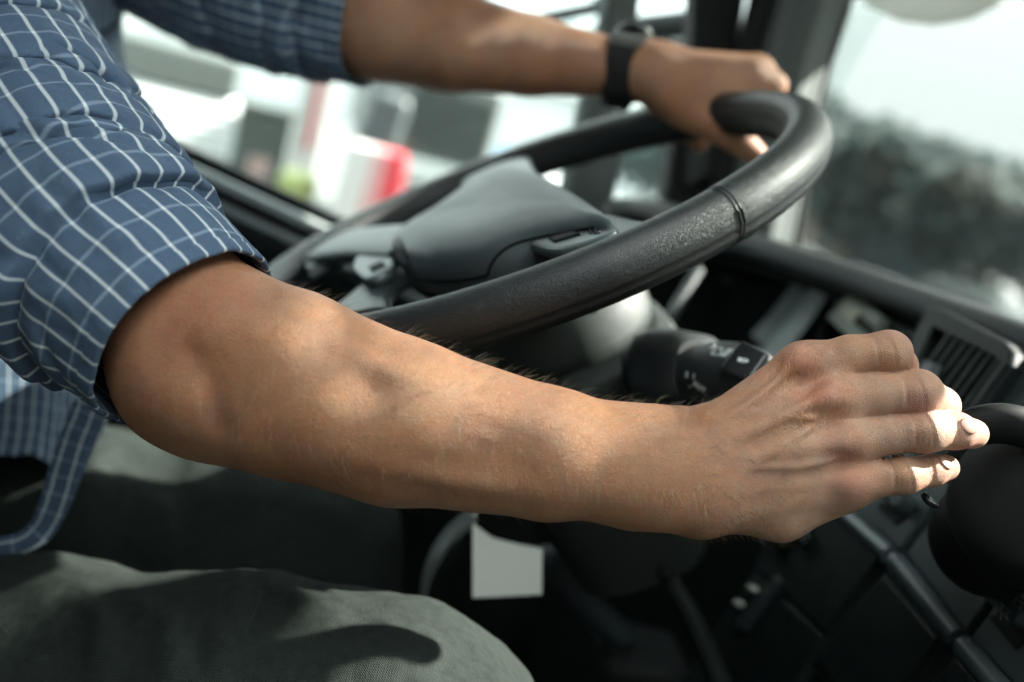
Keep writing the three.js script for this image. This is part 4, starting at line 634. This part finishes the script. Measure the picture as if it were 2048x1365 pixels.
// one skin: the fine grid of the hand takes over from the grid of the forearm at the wrist
const trimX = (g, keep) => { const p = g.attributes.position, ix = g.index.array, out = []; for (let i = 0; i < ix.length; i += 3) if ([0, 1, 2].some((k) => keep(p.getX(ix[i + k])))) out.push(ix[i], ix[i + 1], ix[i + 2]); g.setIndex(out); return g; };
armBox.max.x = foreCut + 0.004;
const gFore = trimX(nets(fArm, armBox.min, armBox.max, 0.0017), (x) => x < foreCut), gHand = trimX(nets(fArm, handBox.min.clone().add(V(-0.004, 0, 0)), handBox.max, 0.00115), (x) => x >= foreCut - 0.0012);
const axA = at(345, 740, 0.462), axB = at(1500, 945, 0.472);
for (const g of [gFore, gHand]) { axisUv(g, axA, axB, 0.036); skinTone(g, tones); }
{ // round each finger the uv follow the finger's own bones, so that the grain keeps its size
  const bonesOf = fingers.map((f) => f.caps.map((c) => { const T = V(c.bx, c.by, c.bz), l = T.length(); T.normalize(); const X = V(0.3, -0.4, -1); X.addScaledVector(T, -X.dot(T)).normalize(); return { c, T, X, Y: T.clone().cross(X), l }; }));
  const g = gHand, p = g.attributes.position, uv = g.attributes.uv, cen = V(0, 0, 0), q = V(0, 0, 0), T = axB.clone().sub(axA).normalize(), cx = palmP.x;
  const bone = new Int8Array(p.count).fill(-1), ang = (b, x, y, z) => { q.set(x - b.c.ax, y - b.c.ay, z - b.c.az); return [q.dot(b.T), Math.atan2(q.dot(b.Y), q.dot(b.X))]; };
  const ni = g.toNonIndexed(), P = ni.attributes.position, U2 = ni.attributes.uv;
  for (let i = 0; i < P.count; i += 3) {
    cen.set(0, 0, 0); for (let k = 0; k < 3; k++) cen.add(q.fromBufferAttribute(P, i + k)); cen.divideScalar(3);
    const dp = fPalm(cen.x, cen.y, cen.z); let best = dp, bb = null, off = 0, which = 0;
    bonesOf.forEach((bs, fi) => { let o = 0; bs.forEach((b) => { const d = dCap(b.c, cen.x, cen.y, cen.z); if (d < best - 0.0002) { best = d; bb = b; off = o; which = fi; } o += b.l; }); });
    if (!bb) { const a0 = U2.getY(i); for (let k = 1; k < 3; k++) { let a = U2.getY(i + k); if (Math.abs(a - a0) > 0.1) U2.setY(i + k, a + (a < a0 ? 0.2262 : -0.2262)); } continue; }
    const [, ac] = ang(bb, cen.x, cen.y, cen.z);
    for (let k = 0; k < 3; k++) { let [u, a] = ang(bb, P.getX(i + k), P.getY(i + k), P.getZ(i + k)); if (a - ac > Math.PI) a -= 2 * Math.PI; if (a - ac < -Math.PI) a += 2 * Math.PI; U2.setXY(i + k, u + off + which * 0.013, a * 0.0105 + which * 0.02); }
  }
  gHand.setIndex(null); for (const k of ['position', 'normal', 'uv', 'color']) gHand.setAttribute(k, ni.attributes[k]); gHand.setIndex([...Array(P.count).keys()]);
}
// left arm and hand, torso inside the shirt
const L_ARM = chain([[120, -260, 1.03, 0.055], [380, -90, 0.98, 0.049], [620, 15, 0.88, 0.046], [760, 50, 0.858, 0.050], [900, 82, 0.858, 0.0462], [1060, 112, 0.864, 0.036], [1250, 138, 0.858, 0.0252], [1310, 148, 0.85, 0.025]]);
const L_PALM = [capsule([1310, 140, 0.845, 0.0205], [1505, 158, 0.822, 0.0175]), capsule([1310, 140, 0.862, 0.0205], [1512, 148, 0.845, 0.0175]), capsule([1310, 148, 0.878, 0.02], [1495, 150, 0.868, 0.017]), capsule([1340, 185, 0.842, 0.0215], [1465, 205, 0.826, 0.0185]), capsule([1350, 195, 0.858, 0.021], [1440, 228, 0.846, 0.0175])];
const L_FING = [[[1505, 158, 0.822, 0.016], [1538, 170, 0.822, 0.014], [1542, 203, 0.845, 0.0122], [1490, 258, 0.872, 0.0108], [1440, 272, 0.87, 0.0092]], [[1512, 148, 0.845, 0.0155], [1545, 172, 0.855, 0.013], [1530, 218, 0.885, 0.0118], [1470, 262, 0.895, 0.0102]], [[1495, 150, 0.868, 0.015], [1520, 172, 0.88, 0.0122], [1480, 230, 0.91, 0.011], [1410, 272, 0.9, 0.0098]], [[1370, 215, 0.84, 0.0195], [1435, 250, 0.826, 0.016], [1478, 280, 0.822, 0.0132], [1512, 308, 0.826, 0.0098]], [[1360, 215, 0.87, 0.0175], [1385, 262, 0.875, 0.0125], [1400, 284, 0.88, 0.009]]].map(chain);
const fLeft = (x, y, z) => { const a = smin(dChain(L_ARM, 0.008, x, y, z), dChain(L_PALM, 0.012, x, y, z), 0.02); let d = a; for (const f of L_FING) d = Math.min(d, smin(a, dChain(f, 0.003, x, y, z), 0.007)); return d; };
const gLeft = nets(fLeft, bounds([...L_ARM.slice(2), ...L_PALM, ...L_FING.flat()], 0.01).min, bounds([...L_ARM.slice(2), ...L_PALM, ...L_FING.flat()], 0.01).max, 0.0028);
axisUv(gLeft, at(760, 50, 0.858), at(1400, 160, 0.89), 0.036); skinTone(gLeft, (k) => { k.g *= 1.04; k.b *= 1.1; });
const TORSO = chain([[-60, -180, 0.95, 0.09], [-110, 300, 0.88, 0.12], [-150, 620, 0.84, 0.11]]), inner = chain([[-190, -60, 0.62, 0.05], [-180, -220, 0.78, 0.055], [120, -260, 1.0, 0.055]]);
const coarse = [...TORSO, ...inner, ...armA.slice(0, 2), ...L_ARM.slice(0, 2)], fCore = (x, y, z) => dChain(coarse, 0.03, x, y, z);
const bCore = bounds(coarse, 0.02), gCore = nets(fCore, bCore.min, bCore.max, 0.012); axisUv(gCore, at(-60, -180, 0.95), at(-150, 800, 0.82), 0.1); skinTone(gCore);
part(person, 'body', mergeGeometries([gFore, gHand, gLeft, gCore]), SKIN);
// nails of the two fingertips in view
{
  const body = person.children[0], nailMat = mat(0.4, 0.22, 0.17, 0.3, { clearcoat: 0.6, clearcoatRoughness: 0.2 });
  for (const [x, y, fx, fy, l, w] of [[1941, 851, 1965, 853, 0.0056, 0.0044], [1893, 925, 1918, 915, 0.0046, 0.004]]) {
    const h = onSurface(body, x, y); if (!h) continue;
    const dir = at(fx, fy, 0.48).sub(at(x, y, 0.477)); const P = plane(h.p.clone().addScaledVector(h.n, -0.0002), h.n, dir);
    part(person, 'nail', new THREE.SphereGeometry(1, 28, 18).scale(w, l, 0.0011).applyMatrix4(P.m), nailMat);
  }
}
// hair on the arms: short curved strands, one piece of stuff
{
  const pos = [], idx = [], col = [];
  const axis = axB.clone().sub(axA).normalize(), up = V(0, 1, 0);
  const strand = (p, n, dir, len, w, rise, tone) => {
    const side = dir.clone().cross(n).normalize(), curl = rr(-0.5, 0.5), base = pos.length / 3, S = 4;
    let q = p.clone().addScaledVector(n, -0.0006), d = dir.clone().multiplyScalar(0.8).addScaledVector(n, rr(0.5, 1.1) * rise).normalize();
    for (let k = 0; k <= S; k++) {
      const ww = w * (1 - 0.85 * k / S); for (let j = 0; j < 3; j++) { const a = j * 2.094, v = q.clone().addScaledVector(side, Math.cos(a) * ww).addScaledVector(n, Math.sin(a) * ww); pos.push(v.x, v.y, v.z); col.push(...tone); }
      if (k) for (let j = 0; j < 3; j++) { const a = base + (k - 1) * 3 + j, b = base + (k - 1) * 3 + (j + 1) % 3; idx.push(a, b, b + 3, a, b + 3, a + 3); }
      q.addScaledVector(d, len / S); d.addScaledVector(n, -0.2).addScaledVector(side, curl * 0.35).normalize();
    }
  };
  const used = (g, prob) => { const p = g.attributes.position, n = g.attributes.normal; for (let i = 0; i < p.count; i++) { const P = V(0, 0, 0).fromBufferAttribute(p, i), Nn = V(0, 0, 0).fromBufferAttribute(n, i); const k = prob(P, Nn); if (rnd() < k[0]) strand(P, Nn, k[1], k[2] * rr(0.5, 1.35), k[3], k[4], k[5].map((t) => t * rr(0.7, 1.3))); } };
  const dark = [0.28, 0.24, 0.18], fair = [0.46, 0.36, 0.25], brown = [0.16, 0.11, 0.07];
  const e0 = at(380, 700, 0.44).x, w0 = at(1370, 900, 0.46).x, h0 = at(1600, 850, 0.46).x, k1 = at(1680, 850, 0.46).x;
  used(gFore, (P, Nn) => {
    if (P.x < e0 || P.z < -0.52) return [0];
    const t = sm(P.x, e0, e0 + 0.06), upn = Nn.dot(up), d = axis.clone().addScaledVector(up, 0.1 - 0.75 * (1 - clamp(upn, 0, 1)) * (Nn.z > 0 ? 1 : 0.3)).addScaledVector(V(rr(-1, 1), rr(-1, 1), rr(-1, 1)), 0.35).normalize();
    const dn = axis.clone().multiplyScalar(0.35).addScaledVector(up, -1).addScaledVector(V(rr(-1, 1), rr(-1, 1), rr(-1, 1)), 0.22).normalize(), clump = clamp(0.7 + 2.2 * fbm(P.x * 55, P.y * 55, P.z * 55), 0, 1.7), k = 0.5 + 0.7 * sm(P.x, e0, w0);
    if (upn > 0.35) return [0.085 * t, d, 0.0075, 0.00009, 1.3, dark];
    if (upn > -0.25) return [0.15 * t * k * clump, dn, 0.0115, 0.0001, 0.4, fair];
    return [0.03 * t, d, 0.007, 0.00009, 0.5, brown];
  });
  used(gHand, (P, Nn) => {
    if (P.x > k1 || Nn.z < -0.3) return [0];
    const upn = Nn.dot(up); return [(P.x < h0 ? 0.014 : 0.005) * (upn > 0.5 ? 1.2 : upn < -0.1 ? 1.3 : 0.6), axis.clone().addScaledVector(up, -0.55).addScaledVector(V(rr(-1, 1), rr(-1, 1), rr(-1, 1)), 0.25).normalize(), 0.0052, 0.0001, 0.8, brown];
  });
  const g = new THREE.BufferGeometry(); g.setAttribute('position', new THREE.Float32BufferAttribute(pos, 3)); g.setAttribute('color', new THREE.Float32BufferAttribute(col, 3)); g.setIndex(idx); g.computeVertexNormals();
  const m = part(person, 'arm_hair', g, mat(1, 1, 1, 0.35, { vertexColors: true })); m.userData.kind = 'stuff';
}
// checked cloth
function plaid(base, line, thin) {
  const n = 768, c = document.createElement('canvas'); c.width = c.height = n; const x = c.getContext('2d');
  x.fillStyle = base; x.fillRect(0, 0, n, n);
  for (let i = 0; i < 2600; i++) { x.fillStyle = `rgba(${rnd() < 0.5 ? '255,255,255' : '0,0,20'},${0.02 + rnd() * 0.04})`; x.fillRect(rnd() * n, rnd() * n, rnd() < 0.5 ? 1 : rr(4, 20), rnd() < 0.5 ? 1 : rr(2, 16)); }
  for (let k = 0; k < 4; k++) { const p = (k + 0.5) * n / 4; x.fillStyle = thin; x.fillRect(0, p - 8, n, 16); x.globalAlpha = 0.4; x.fillRect(0, p - 12, n, 24); x.globalAlpha = 1; }
  for (let k = 0; k < 4; k++) { const p = (k + 0.5) * n / 4; x.fillStyle = line; x.globalAlpha = 0.45; x.fillRect(p - 17, 0, 34, n); x.globalAlpha = 0.92; x.fillRect(p - 11, 0, 22, n); x.globalAlpha = 1; }
  for (let a = 0; a < 4; a++) for (let b = 0; b < 4; b++) { x.fillStyle = 'rgb(235,240,244)'; x.fillRect((a + 0.5) * n / 4 - 11, (b + 0.5) * n / 4 - 8, 22, 16); }
  x.globalAlpha = 0.16; for (let i = 0; i < n; i += 3) { x.fillStyle = '#000'; x.fillRect(0, i, n, 1); x.fillRect(i, 0, 1, n); } x.globalAlpha = 1;
  const t = new THREE.CanvasTexture(c); t.colorSpace = THREE.SRGBColorSpace; t.wrapS = t.wrapT = THREE.RepeatWrapping; t.magFilter = THREE.LinearFilter; return t;
}
const weave = tex(256, (u, v) => 0.5 + 0.25 * Math.sin(u * 2 * Math.PI * 64) * Math.sin(v * 2 * Math.PI * 64) + 0.35 * tn(u, v, 10, 3));
const plaidTex = plaid('rgb(82,102,126)', 'rgb(208,216,220)', 'rgb(126,145,164)');
const cloth = (sx, sy) => { const t = plaidTex.clone(); t.repeat.set(1 / sx, 1 / sy); t.needsUpdate = true; return new THREE.MeshPhysicalMaterial({ map: t, roughness: 0.85, specularIntensity: 0.35, sheen: 0.25, sheenColor: new THREE.Color(0.5, 0.6, 0.7), sheenRoughness: 0.6, bumpMap: rep(weave, 28), bumpScale: 0.00025, side: THREE.DoubleSide }); };
const SHIRT = cloth(0.049, 0.066), SHIRT_FAR = cloth(0.042, 0.05);
// cloth tube with a rolled cuff: rad(distance from cuff, theta, base)
function sleeve(path, seg, ring, rad, R0, ref, lip = 0.003) {
  const c = new THREE.CatmullRomCurve3(path.map((p) => at(p[0], p[1], p[2])), false, 'centripetal'), rc = new THREE.CatmullRomCurve3(path.map((p, i) => V(i, p[3], 0)), false, 'catmullrom', 0.5), L = c.getLength(), rings = [], vs = [];
  const one = (t, dr, vv) => {
    const u = c.getUtoTmapping(t), p = c.getPoint(u), T = c.getTangent(u).normalize(), X = ref.clone().addScaledVector(T, -ref.dot(T)).normalize(), Y = T.clone().cross(X), b = rc.getPoint(u).y, r = [];
    for (let i = 0; i < ring; i++) { const th = i / ring * 2 * Math.PI, [q, sh] = rad((1 - t) * L, th, b); r.push(p.clone().addScaledVector(X, Math.cos(th) * (q + dr)).addScaledVector(Y, Math.sin(th) * (q + dr)).addScaledVector(T, sh)); }
    rings.push(r); vs.push(vv);
  };
  for (let k = 0; k <= seg; k++) one(k / seg, 0, k / seg * L);
  const last = rings.length - 1;
  for (let k = 1; k <= 4; k++) { const a = k / 4 * Math.PI, r0 = rings[last], T = c.getTangent(1).normalize(), cen = c.getPoint(1); rings.push(r0.map((p) => { const o = p.clone().sub(cen); o.addScaledVector(T, -o.dot(T)).normalize(); return p.clone().addScaledVector(o, -(1 - Math.cos(a)) * lip / 2).addScaledVector(T, Math.sin(a) * lip / 2); })); vs.push(L + k * 0.0012); }
  for (const back of [0.006, 0.014, 0.028, 0.045]) one(1 - back / L, -lip - 0.001 - back * 0.08, L + 0.005 + back);
  const g = loft(rings, false, false), uv = g.attributes.uv;
  rings.forEach((r, k) => { for (let i = 0; i <= ring; i++) uv.setXY(k * (ring + 1) + i, i / ring * 2 * Math.PI * R0, vs[k]); });
  return g;
}
const folds = (cr, amp, z0) => (sc, th, b) => {            // cr: [distance from the cuff, wander, depth, tilt, turn]
  const ct = Math.cos(th), st = Math.sin(th); let q = b, sh = 0;
  for (let k = 0; k < cr.length; k++) {
    const [c0, w, dp, tilt = 0, ph = 0] = cr[k], d = sc - (c0 + w * N3(ct * 1.1 + k * 5.3, st * 1.1, z0 + k * 2.7) + 0.3 * w * N3(ct * 3.1 + k * 3.3, st * 3.1, z0 + k) + tilt * Math.cos(th - ph));
    const deep = dp * clamp(0.75 + 1.1 * N3(ct * 1.5 + k * 9.1, st * 1.5, z0 + 4 + k), 0.05, 1.4) * amp;
    q -= deep * Math.exp(-Math.abs(d) / (d > 0 ? 0.0022 : 0.0062));
    q += deep * 0.1 * gauss(d - 0.006, 0.006);                     // the cloth above hangs over the fold
    sh += deep * 0.95 * gauss(d - 0.0035, 0.0042);
    q += 0.0016 * amp * Math.sin(th * (13 + k * 2) + 5 * N3(ct * 2, st * 2, k * 3 + z0)) * gauss(d, 0.014) * clamp(0.4 + 1.6 * N3(ct * 2, st * 2, z0 + 9 + k), 0, 1.6);
  }
  q += amp * (0.0026 * fbm(ct * 1.6 + sc * 9, st * 1.6 - sc * 7, z0 + sc * 5) + 0.0015 * fbm(ct * 3.5 + sc * 30, st * 3.5, z0 + sc * 26));
  return [q, sh];
};
const rCr = [[0.0505, 0.001, 0.007, 0.001, 1], [0.086, 0.012, 0.007, 0.006, 2.4], [0.108, 0.012, 0.010, 0.009, 4.1], [0.152, 0.016, 0.011, 0.008, 2.2], [0.178, 0.02, 0.006, 0.014, 5], [0.215, 0.02, 0.011, 0.008, 3.2], [0.27, 0.02, 0.01, 0.01, 1.5]], rFold = folds(rCr, 1.2, 3.1);
const shirtR = part(person, 'shirt_sleeve', sleeve([[-300, -190, 0.66, 0.085], [-150, 20, 0.60, 0.080], [-20, 220, 0.55, 0.072], [130, 430, 0.505, 0.0665], [235, 550, 0.478, 0.0615], [305, 612, 0.468, 0.0575], [372, 674, 0.461, 0.0545]], 300, 220, (sc, th, b) => { const r = rFold(sc, th, b); r[0] += 0.0055 * sm(sc, 0.0485, 0.0465) - 0.0009 * gauss(sc - 0.0085, 0.0009); for (const [c0, t0, slope, span, h] of [[0.10, 2.5, 0.05, 0.5, 0.0035], [0.135, 3.6, -0.045, 0.45, 0.0035], [0.185, 2.9, 0.06, 0.6, 0.004], [0.07, 3.5, 0.035, 0.35, 0.0024], [0.23, 3.7, -0.05, 0.5, 0.004], [0.025, 2.6, 0.02, 0.3, 0.0016], [0.03, 3.9, -0.025, 0.3, 0.0018]]) { const e = Math.atan2(Math.sin(th - t0), Math.cos(th - t0)), d = sc - c0 - slope * e, w = gauss(e, span); r[0] += h * w * (gauss(d, 0.005) - 0.9 * gauss(d + 0.0075, 0.003)); }
  return r; }, 0.06, V(0.25, -0.2, -1)), SHIRT);
const lFold = folds([[0.052, 0.006, 0.009], [0.09, 0.01, 0.006, 0.01, 1], [0.135, 0.006, 0.013, 0.004, 2], [0.2, 0.02, 0.006, 0.01, 3]], 1.3, 11.3);
part(person, 'shirt_sleeve', sleeve([[160, -190, 1.02, 0.075], [330, -95, 0.96, 0.072], [540, -5, 0.89, 0.066], [742, 48, 0.86, 0.0585]], 160, 160, (sc, th, b) => { const r = lFold(sc, th, b); r[0] += 0.003 * sm(sc, 0.055, 0.05) + 0.0028 * Math.sin(th * 5 + 2) * gauss(sc - 0.05, 0.05); return r; }, 0.06, V(0.2, 0.3, -1)), SHIRT_FAR);
{ // body of the shirt
  const rings = [], vs = [], path = new THREE.CatmullRomCurve3([at(-60, -260, 0.95), at(-80, 0, 0.93), at(-95, 300, 0.885), at(-130, 600, 0.85), at(-135, 780, 0.82), at(-150, 960, 0.80)]), N = 140, S = 120, L = path.getLength();
  for (let k = 0; k <= S; k++) { const t = k / S, p = path.getPointAt(t), T = path.getTangentAt(t), ref = V(0.2, 0, -1), X = ref.addScaledVector(T, -ref.dot(T)).normalize(), Y = T.clone().cross(X), r = []; for (let i = 0; i < N; i++) { const th = i / N * 2 * Math.PI, ct = Math.cos(th), st = Math.sin(th), q = 0.152 * (1 - 0.1 * sm(t, 0.75, 1)) + 0.009 * fbm(ct * 2 + t * 3, st * 2 - t * 4, t * 5 + 40) + 0.004 * fbm(ct * 6, st * 6 + t * 8, t * 13 + 20); r.push(p.clone().addScaledVector(X, ct * q).addScaledVector(Y, st * q).addScaledVector(T, t > 0.9 ? 0.02 * (t - 0.9) * 10 * fbm(ct * 2, st * 2, 4) : 0)); } rings.push(r); vs.push(t * L); }
  const g = loft(rings, false, false), uv = g.attributes.uv; rings.forEach((r, k) => { for (let i = 0; i <= N; i++) uv.setXY(k * (N + 1) + i, i / N * 2 * Math.PI * 0.15, vs[k]); });
  const sh = part(person, 'shirt_body', g, SHIRT_FAR);
  const band = (pts, w) => { const c = new THREE.CatmullRomCurve3(pts.map(([x, y]) => { const h = onSurface(sh, x, y); return h ? h.p.clone().addScaledVector(h.n, 0.002) : null; }).filter(Boolean)); return new THREE.TubeGeometry(c, 30, w, 8).scale(1, 1, 1); };
  const b1 = [[150, 118], [190, 92], [225, 70], [252, 52]], b2 = [[165, 96], [200, 70], [232, 48], [252, 34]];
  part(person, 'pocket_edge', band(b1, 0.0032), SHIRT_FAR); part(person, 'pocket_edge', band(b2, 0.0024), mat(0.03, 0.045, 0.06, 0.9));
  // tail of the shirt hanging over the belt
  const tail = (pts, w) => { const c = new THREE.CatmullRomCurve3(pts.map((p) => at(...p))), rs = []; for (let k = 0; k <= 40; k++) { const p = c.getPoint(k / 40), T = c.getTangent(k / 40), X = T.clone().cross(EYE.clone().sub(p).normalize()).normalize(), Z = X.clone().cross(T), ww = w * (1.25 - 0.8 * k / 40), r = []; for (let i = 0; i < 20; i++) { const a = i / 20 * 2 * Math.PI; r.push(p.clone().addScaledVector(X, Math.cos(a) * ww).addScaledVector(Z, Math.sin(a) * 0.0022 + 0.004 * fbm(k * 0.2, Math.cos(a), 3))); } rs.push(r); } return loft(rs); };
  part(person, 'shirt_tail', tail([[186, 812, 0.665], [160, 870, 0.665], [132, 940, 0.66], [108, 1010, 0.655], [80, 1062, 0.65], [42, 1086, 0.645], [-10, 1094, 0.64], [-80, 1092, 0.64]], 0.011), SHIRT_FAR);
}
// trousers
{
  const twill = tex(512, (u, v) => { const a = Math.sin(u * 2 * Math.PI * 40 + 1.5 * tn(u, v, 12, 4)), b = Math.sin(v * 2 * Math.PI * 40 + 1.5 * tn(u, v, 12, 8)); return 0.5 + 0.3 * a * b + 0.1 * (a + b) + 0.25 * tn(u, v, 30, 2); });
  const TM = new THREE.MeshPhysicalMaterial({ color: new THREE.Color(0.026, 0.033, 0.0295), map: rep(dustTex(0.95, 0.95, 0.95, 0.12, 20), 9), roughness: 0.9, specularIntensity: 0.25, bumpMap: rep(twill, 1 / 0.055), bumpScale: 0.0005 });
  const caps = chain([[-420, 1400, 0.68, 0.1], [60, 1425, 0.6, 0.092], [480, 1452, 0.555, 0.084], [740, 1482, 0.55, 0.0805], [845, 1530, 0.555, 0.072], [895, 1800, 0.62, 0.06]]);
  const wr = [ridgeOf([[600, 1170, 0.525], [740, 1225, 0.482], [850, 1340, 0.478]], 0.003, 0.012), ridgeOf([[250, 1150, 0.54], [330, 1215, 0.503], [350, 1320, 0.486]], 0.005, 0.012), ridgeOf([[300, 1150, 0.54], [372, 1215, 0.503], [392, 1320, 0.486]], -0.004, 0.007), ridgeOf([[330, 1140, 0.53], [400, 1190, 0.5], [425, 1240, 0.488], [430, 1300, 0.48]], 0.003, 0.009), ridgeOf([[440, 1150, 0.53], [470, 1190, 0.5], [470, 1240, 0.485], [455, 1290, 0.48]], 0.0035, 0.009), ridgeOf([[150, 1140, 0.55], [190, 1230, 0.52], [220, 1365, 0.5]], 0.006, 0.01), ridgeOf([[380, 1165, 0.53], [405, 1215, 0.495], [420, 1260, 0.485]], -0.004, 0.006)];
  const f = (x, y, z) => { let d = dChain(caps, 0.03, x, y, z); if (d < 0.03) { d -= 0.007 * fbm(x * 12, y * 12, z * 12) + 0.0015 * fbm(x * 40, y * 40, z * 40); for (const r of wr) { let e = 9; for (const c of r.c) e = Math.min(e, dCap(c, x, y, z)); if (e < r.s * 3) d -= r.h * Math.exp(-(e * e) / (r.s * r.s)); } } return d; };
  const bb = bounds(caps, 0.02), g = nets(f, bb.min, bb.max, 0.0034); axisUv(g, at(60, 1425, 0.6), at(780, 1478, 0.55), 0.085); part(person, 'trouser_leg', g, TM);
  const caps2 = chain([[-100, 1080, 0.86, 0.1], [180, 1075, 0.86, 0.094], [480, 1080, 0.88, 0.086], [640, 1090, 0.89, 0.074], [690, 1500, 0.98, 0.06]]);
  const wr2 = [ridgeOf([[210, 880, 0.8], [160, 1000, 0.78], [150, 1100, 0.78]], 0.006, 0.012), ridgeOf([[330, 900, 0.8], [260, 1040, 0.78], [230, 1110, 0.78]], -0.006, 0.01), ridgeOf([[420, 920, 0.8], [360, 1010, 0.78], [300, 1100, 0.78]], 0.005, 0.01)];
  const f2 = (x, y, z) => { let d = dChain(caps2, 0.03, x, y, z); if (d < 0.03) { d -= 0.008 * fbm(x * 11 + 3, y * 11, z * 11) + 0.002 * fbm(x * 40, y * 40, z * 40); for (const r of wr2) { let e = 9; for (const c of r.c) e = Math.min(e, dCap(c, x, y, z)); if (e < r.s * 3) d -= r.h * Math.exp(-(e * e) / (r.s * r.s)); } } return d; };
  const b2 = bounds(caps2, 0.02), g2 = nets(f2, b2.min, b2.max, 0.005); axisUv(g2, at(180, 1075, 0.86), at(480, 1080, 0.88), 0.09); part(person, 'trouser_leg', g2, TM);
  part(person, 'seam', new THREE.TubeGeometry(new THREE.CatmullRomCurve3([[528, 1160], [520, 1190], [508, 1228], [494, 1262]].map(([x, y]) => { const h = onSurface(person.children.find((c) => c.name === 'trouser_leg'), x, y); return h.p; })), 20, 0.0005, 6), mat(0.012, 0.015, 0.014, 0.9));
}
// driver's seat under the person
{
  const t = thing('driver_seat', 'black driver seat under the person', 'seat', V(-0.35, 1.35, -0.6));
  part(t, 'cushion', box(-0.7, 0.0, 1.62, 1.78, -0.95, -0.32, 0.05), M.black); part(t, 'base', box(-0.6, -0.1, 1.3, 1.615, -0.85, -0.45, 0.02), M.black); part(t, 'backrest', box(-0.78, -0.62, 1.785, 2.6, -0.95, -0.4, 0.05), M.black);
}
{ // wrist watch
  const C = at(1250, 136, 0.859), T = at(1310, 148, 0.85).sub(at(1190, 130, 0.86)).normalize(), t = thing('wrist_watch', 'black wrist watch with a wide strap on the left wrist', 'watch', C), q = new THREE.Quaternion().setFromUnitVectors(V(0, 1, 0), T);
  const L = (pts) => new THREE.LatheGeometry(pts.map(([a, b]) => new THREE.Vector2(a, b)), 64).applyQuaternion(q).translate(C.x, C.y, C.z);
  part(t, 'strap', L([[0.0255, -0.0165], [0.0298, -0.0165], [0.0306, -0.0155], [0.0306, 0.0155], [0.0298, 0.0165], [0.0255, 0.0165], [0.0255, -0.0165]]), mat(0.008, 0.009, 0.009, 0.6, { bumpMap: rep(leatherTex, 10), bumpScale: 0.0004 }));
  const up = at(1262, 40, 0.89).sub(C); up.addScaledVector(T, -up.dot(T)).normalize(); const P = plane(C.clone().addScaledVector(up, 0.034), up, T);
  part(t, 'case', new THREE.CylinderGeometry(0.019, 0.0205, 0.011, 40).rotateX(Math.PI / 2).applyMatrix4(P.m), M.black); part(t, 'bezel', new THREE.TorusGeometry(0.0175, 0.002, 10, 48).translate(0, 0, 0.0058).applyMatrix4(P.m), mat(0.12, 0.13, 0.13, 0.3, { metalness: 0.7 })); part(t, 'crown', new THREE.CylinderGeometry(0.003, 0.003, 0.005, 16).translate(0, 0.022, 0).applyMatrix4(P.m), M.chrome);
  const dn = at(1243, 230, 0.875).sub(C); dn.addScaledVector(T, -dn.dot(T)).normalize(); const Q = plane(C.clone().addScaledVector(dn, 0.0325), dn, T);
  part(t, 'buckle', new RoundedBoxGeometry(0.03, 0.022, 0.009, 3, 0.003).applyMatrix4(Q.m), M.black); part(t, 'pin', new THREE.TorusGeometry(0.011, 0.0012, 8, 28).scale(1.25, 0.8, 1).translate(0, 0, 0.0046).applyMatrix4(Q.m), M.chrome); part(t, 'loop', new RoundedBoxGeometry(0.034, 0.006, 0.007, 3, 0.002).translate(0, -0.014, -0.001).applyMatrix4(Q.m), M.hubDark);
}
renderer.render(scene, camera);
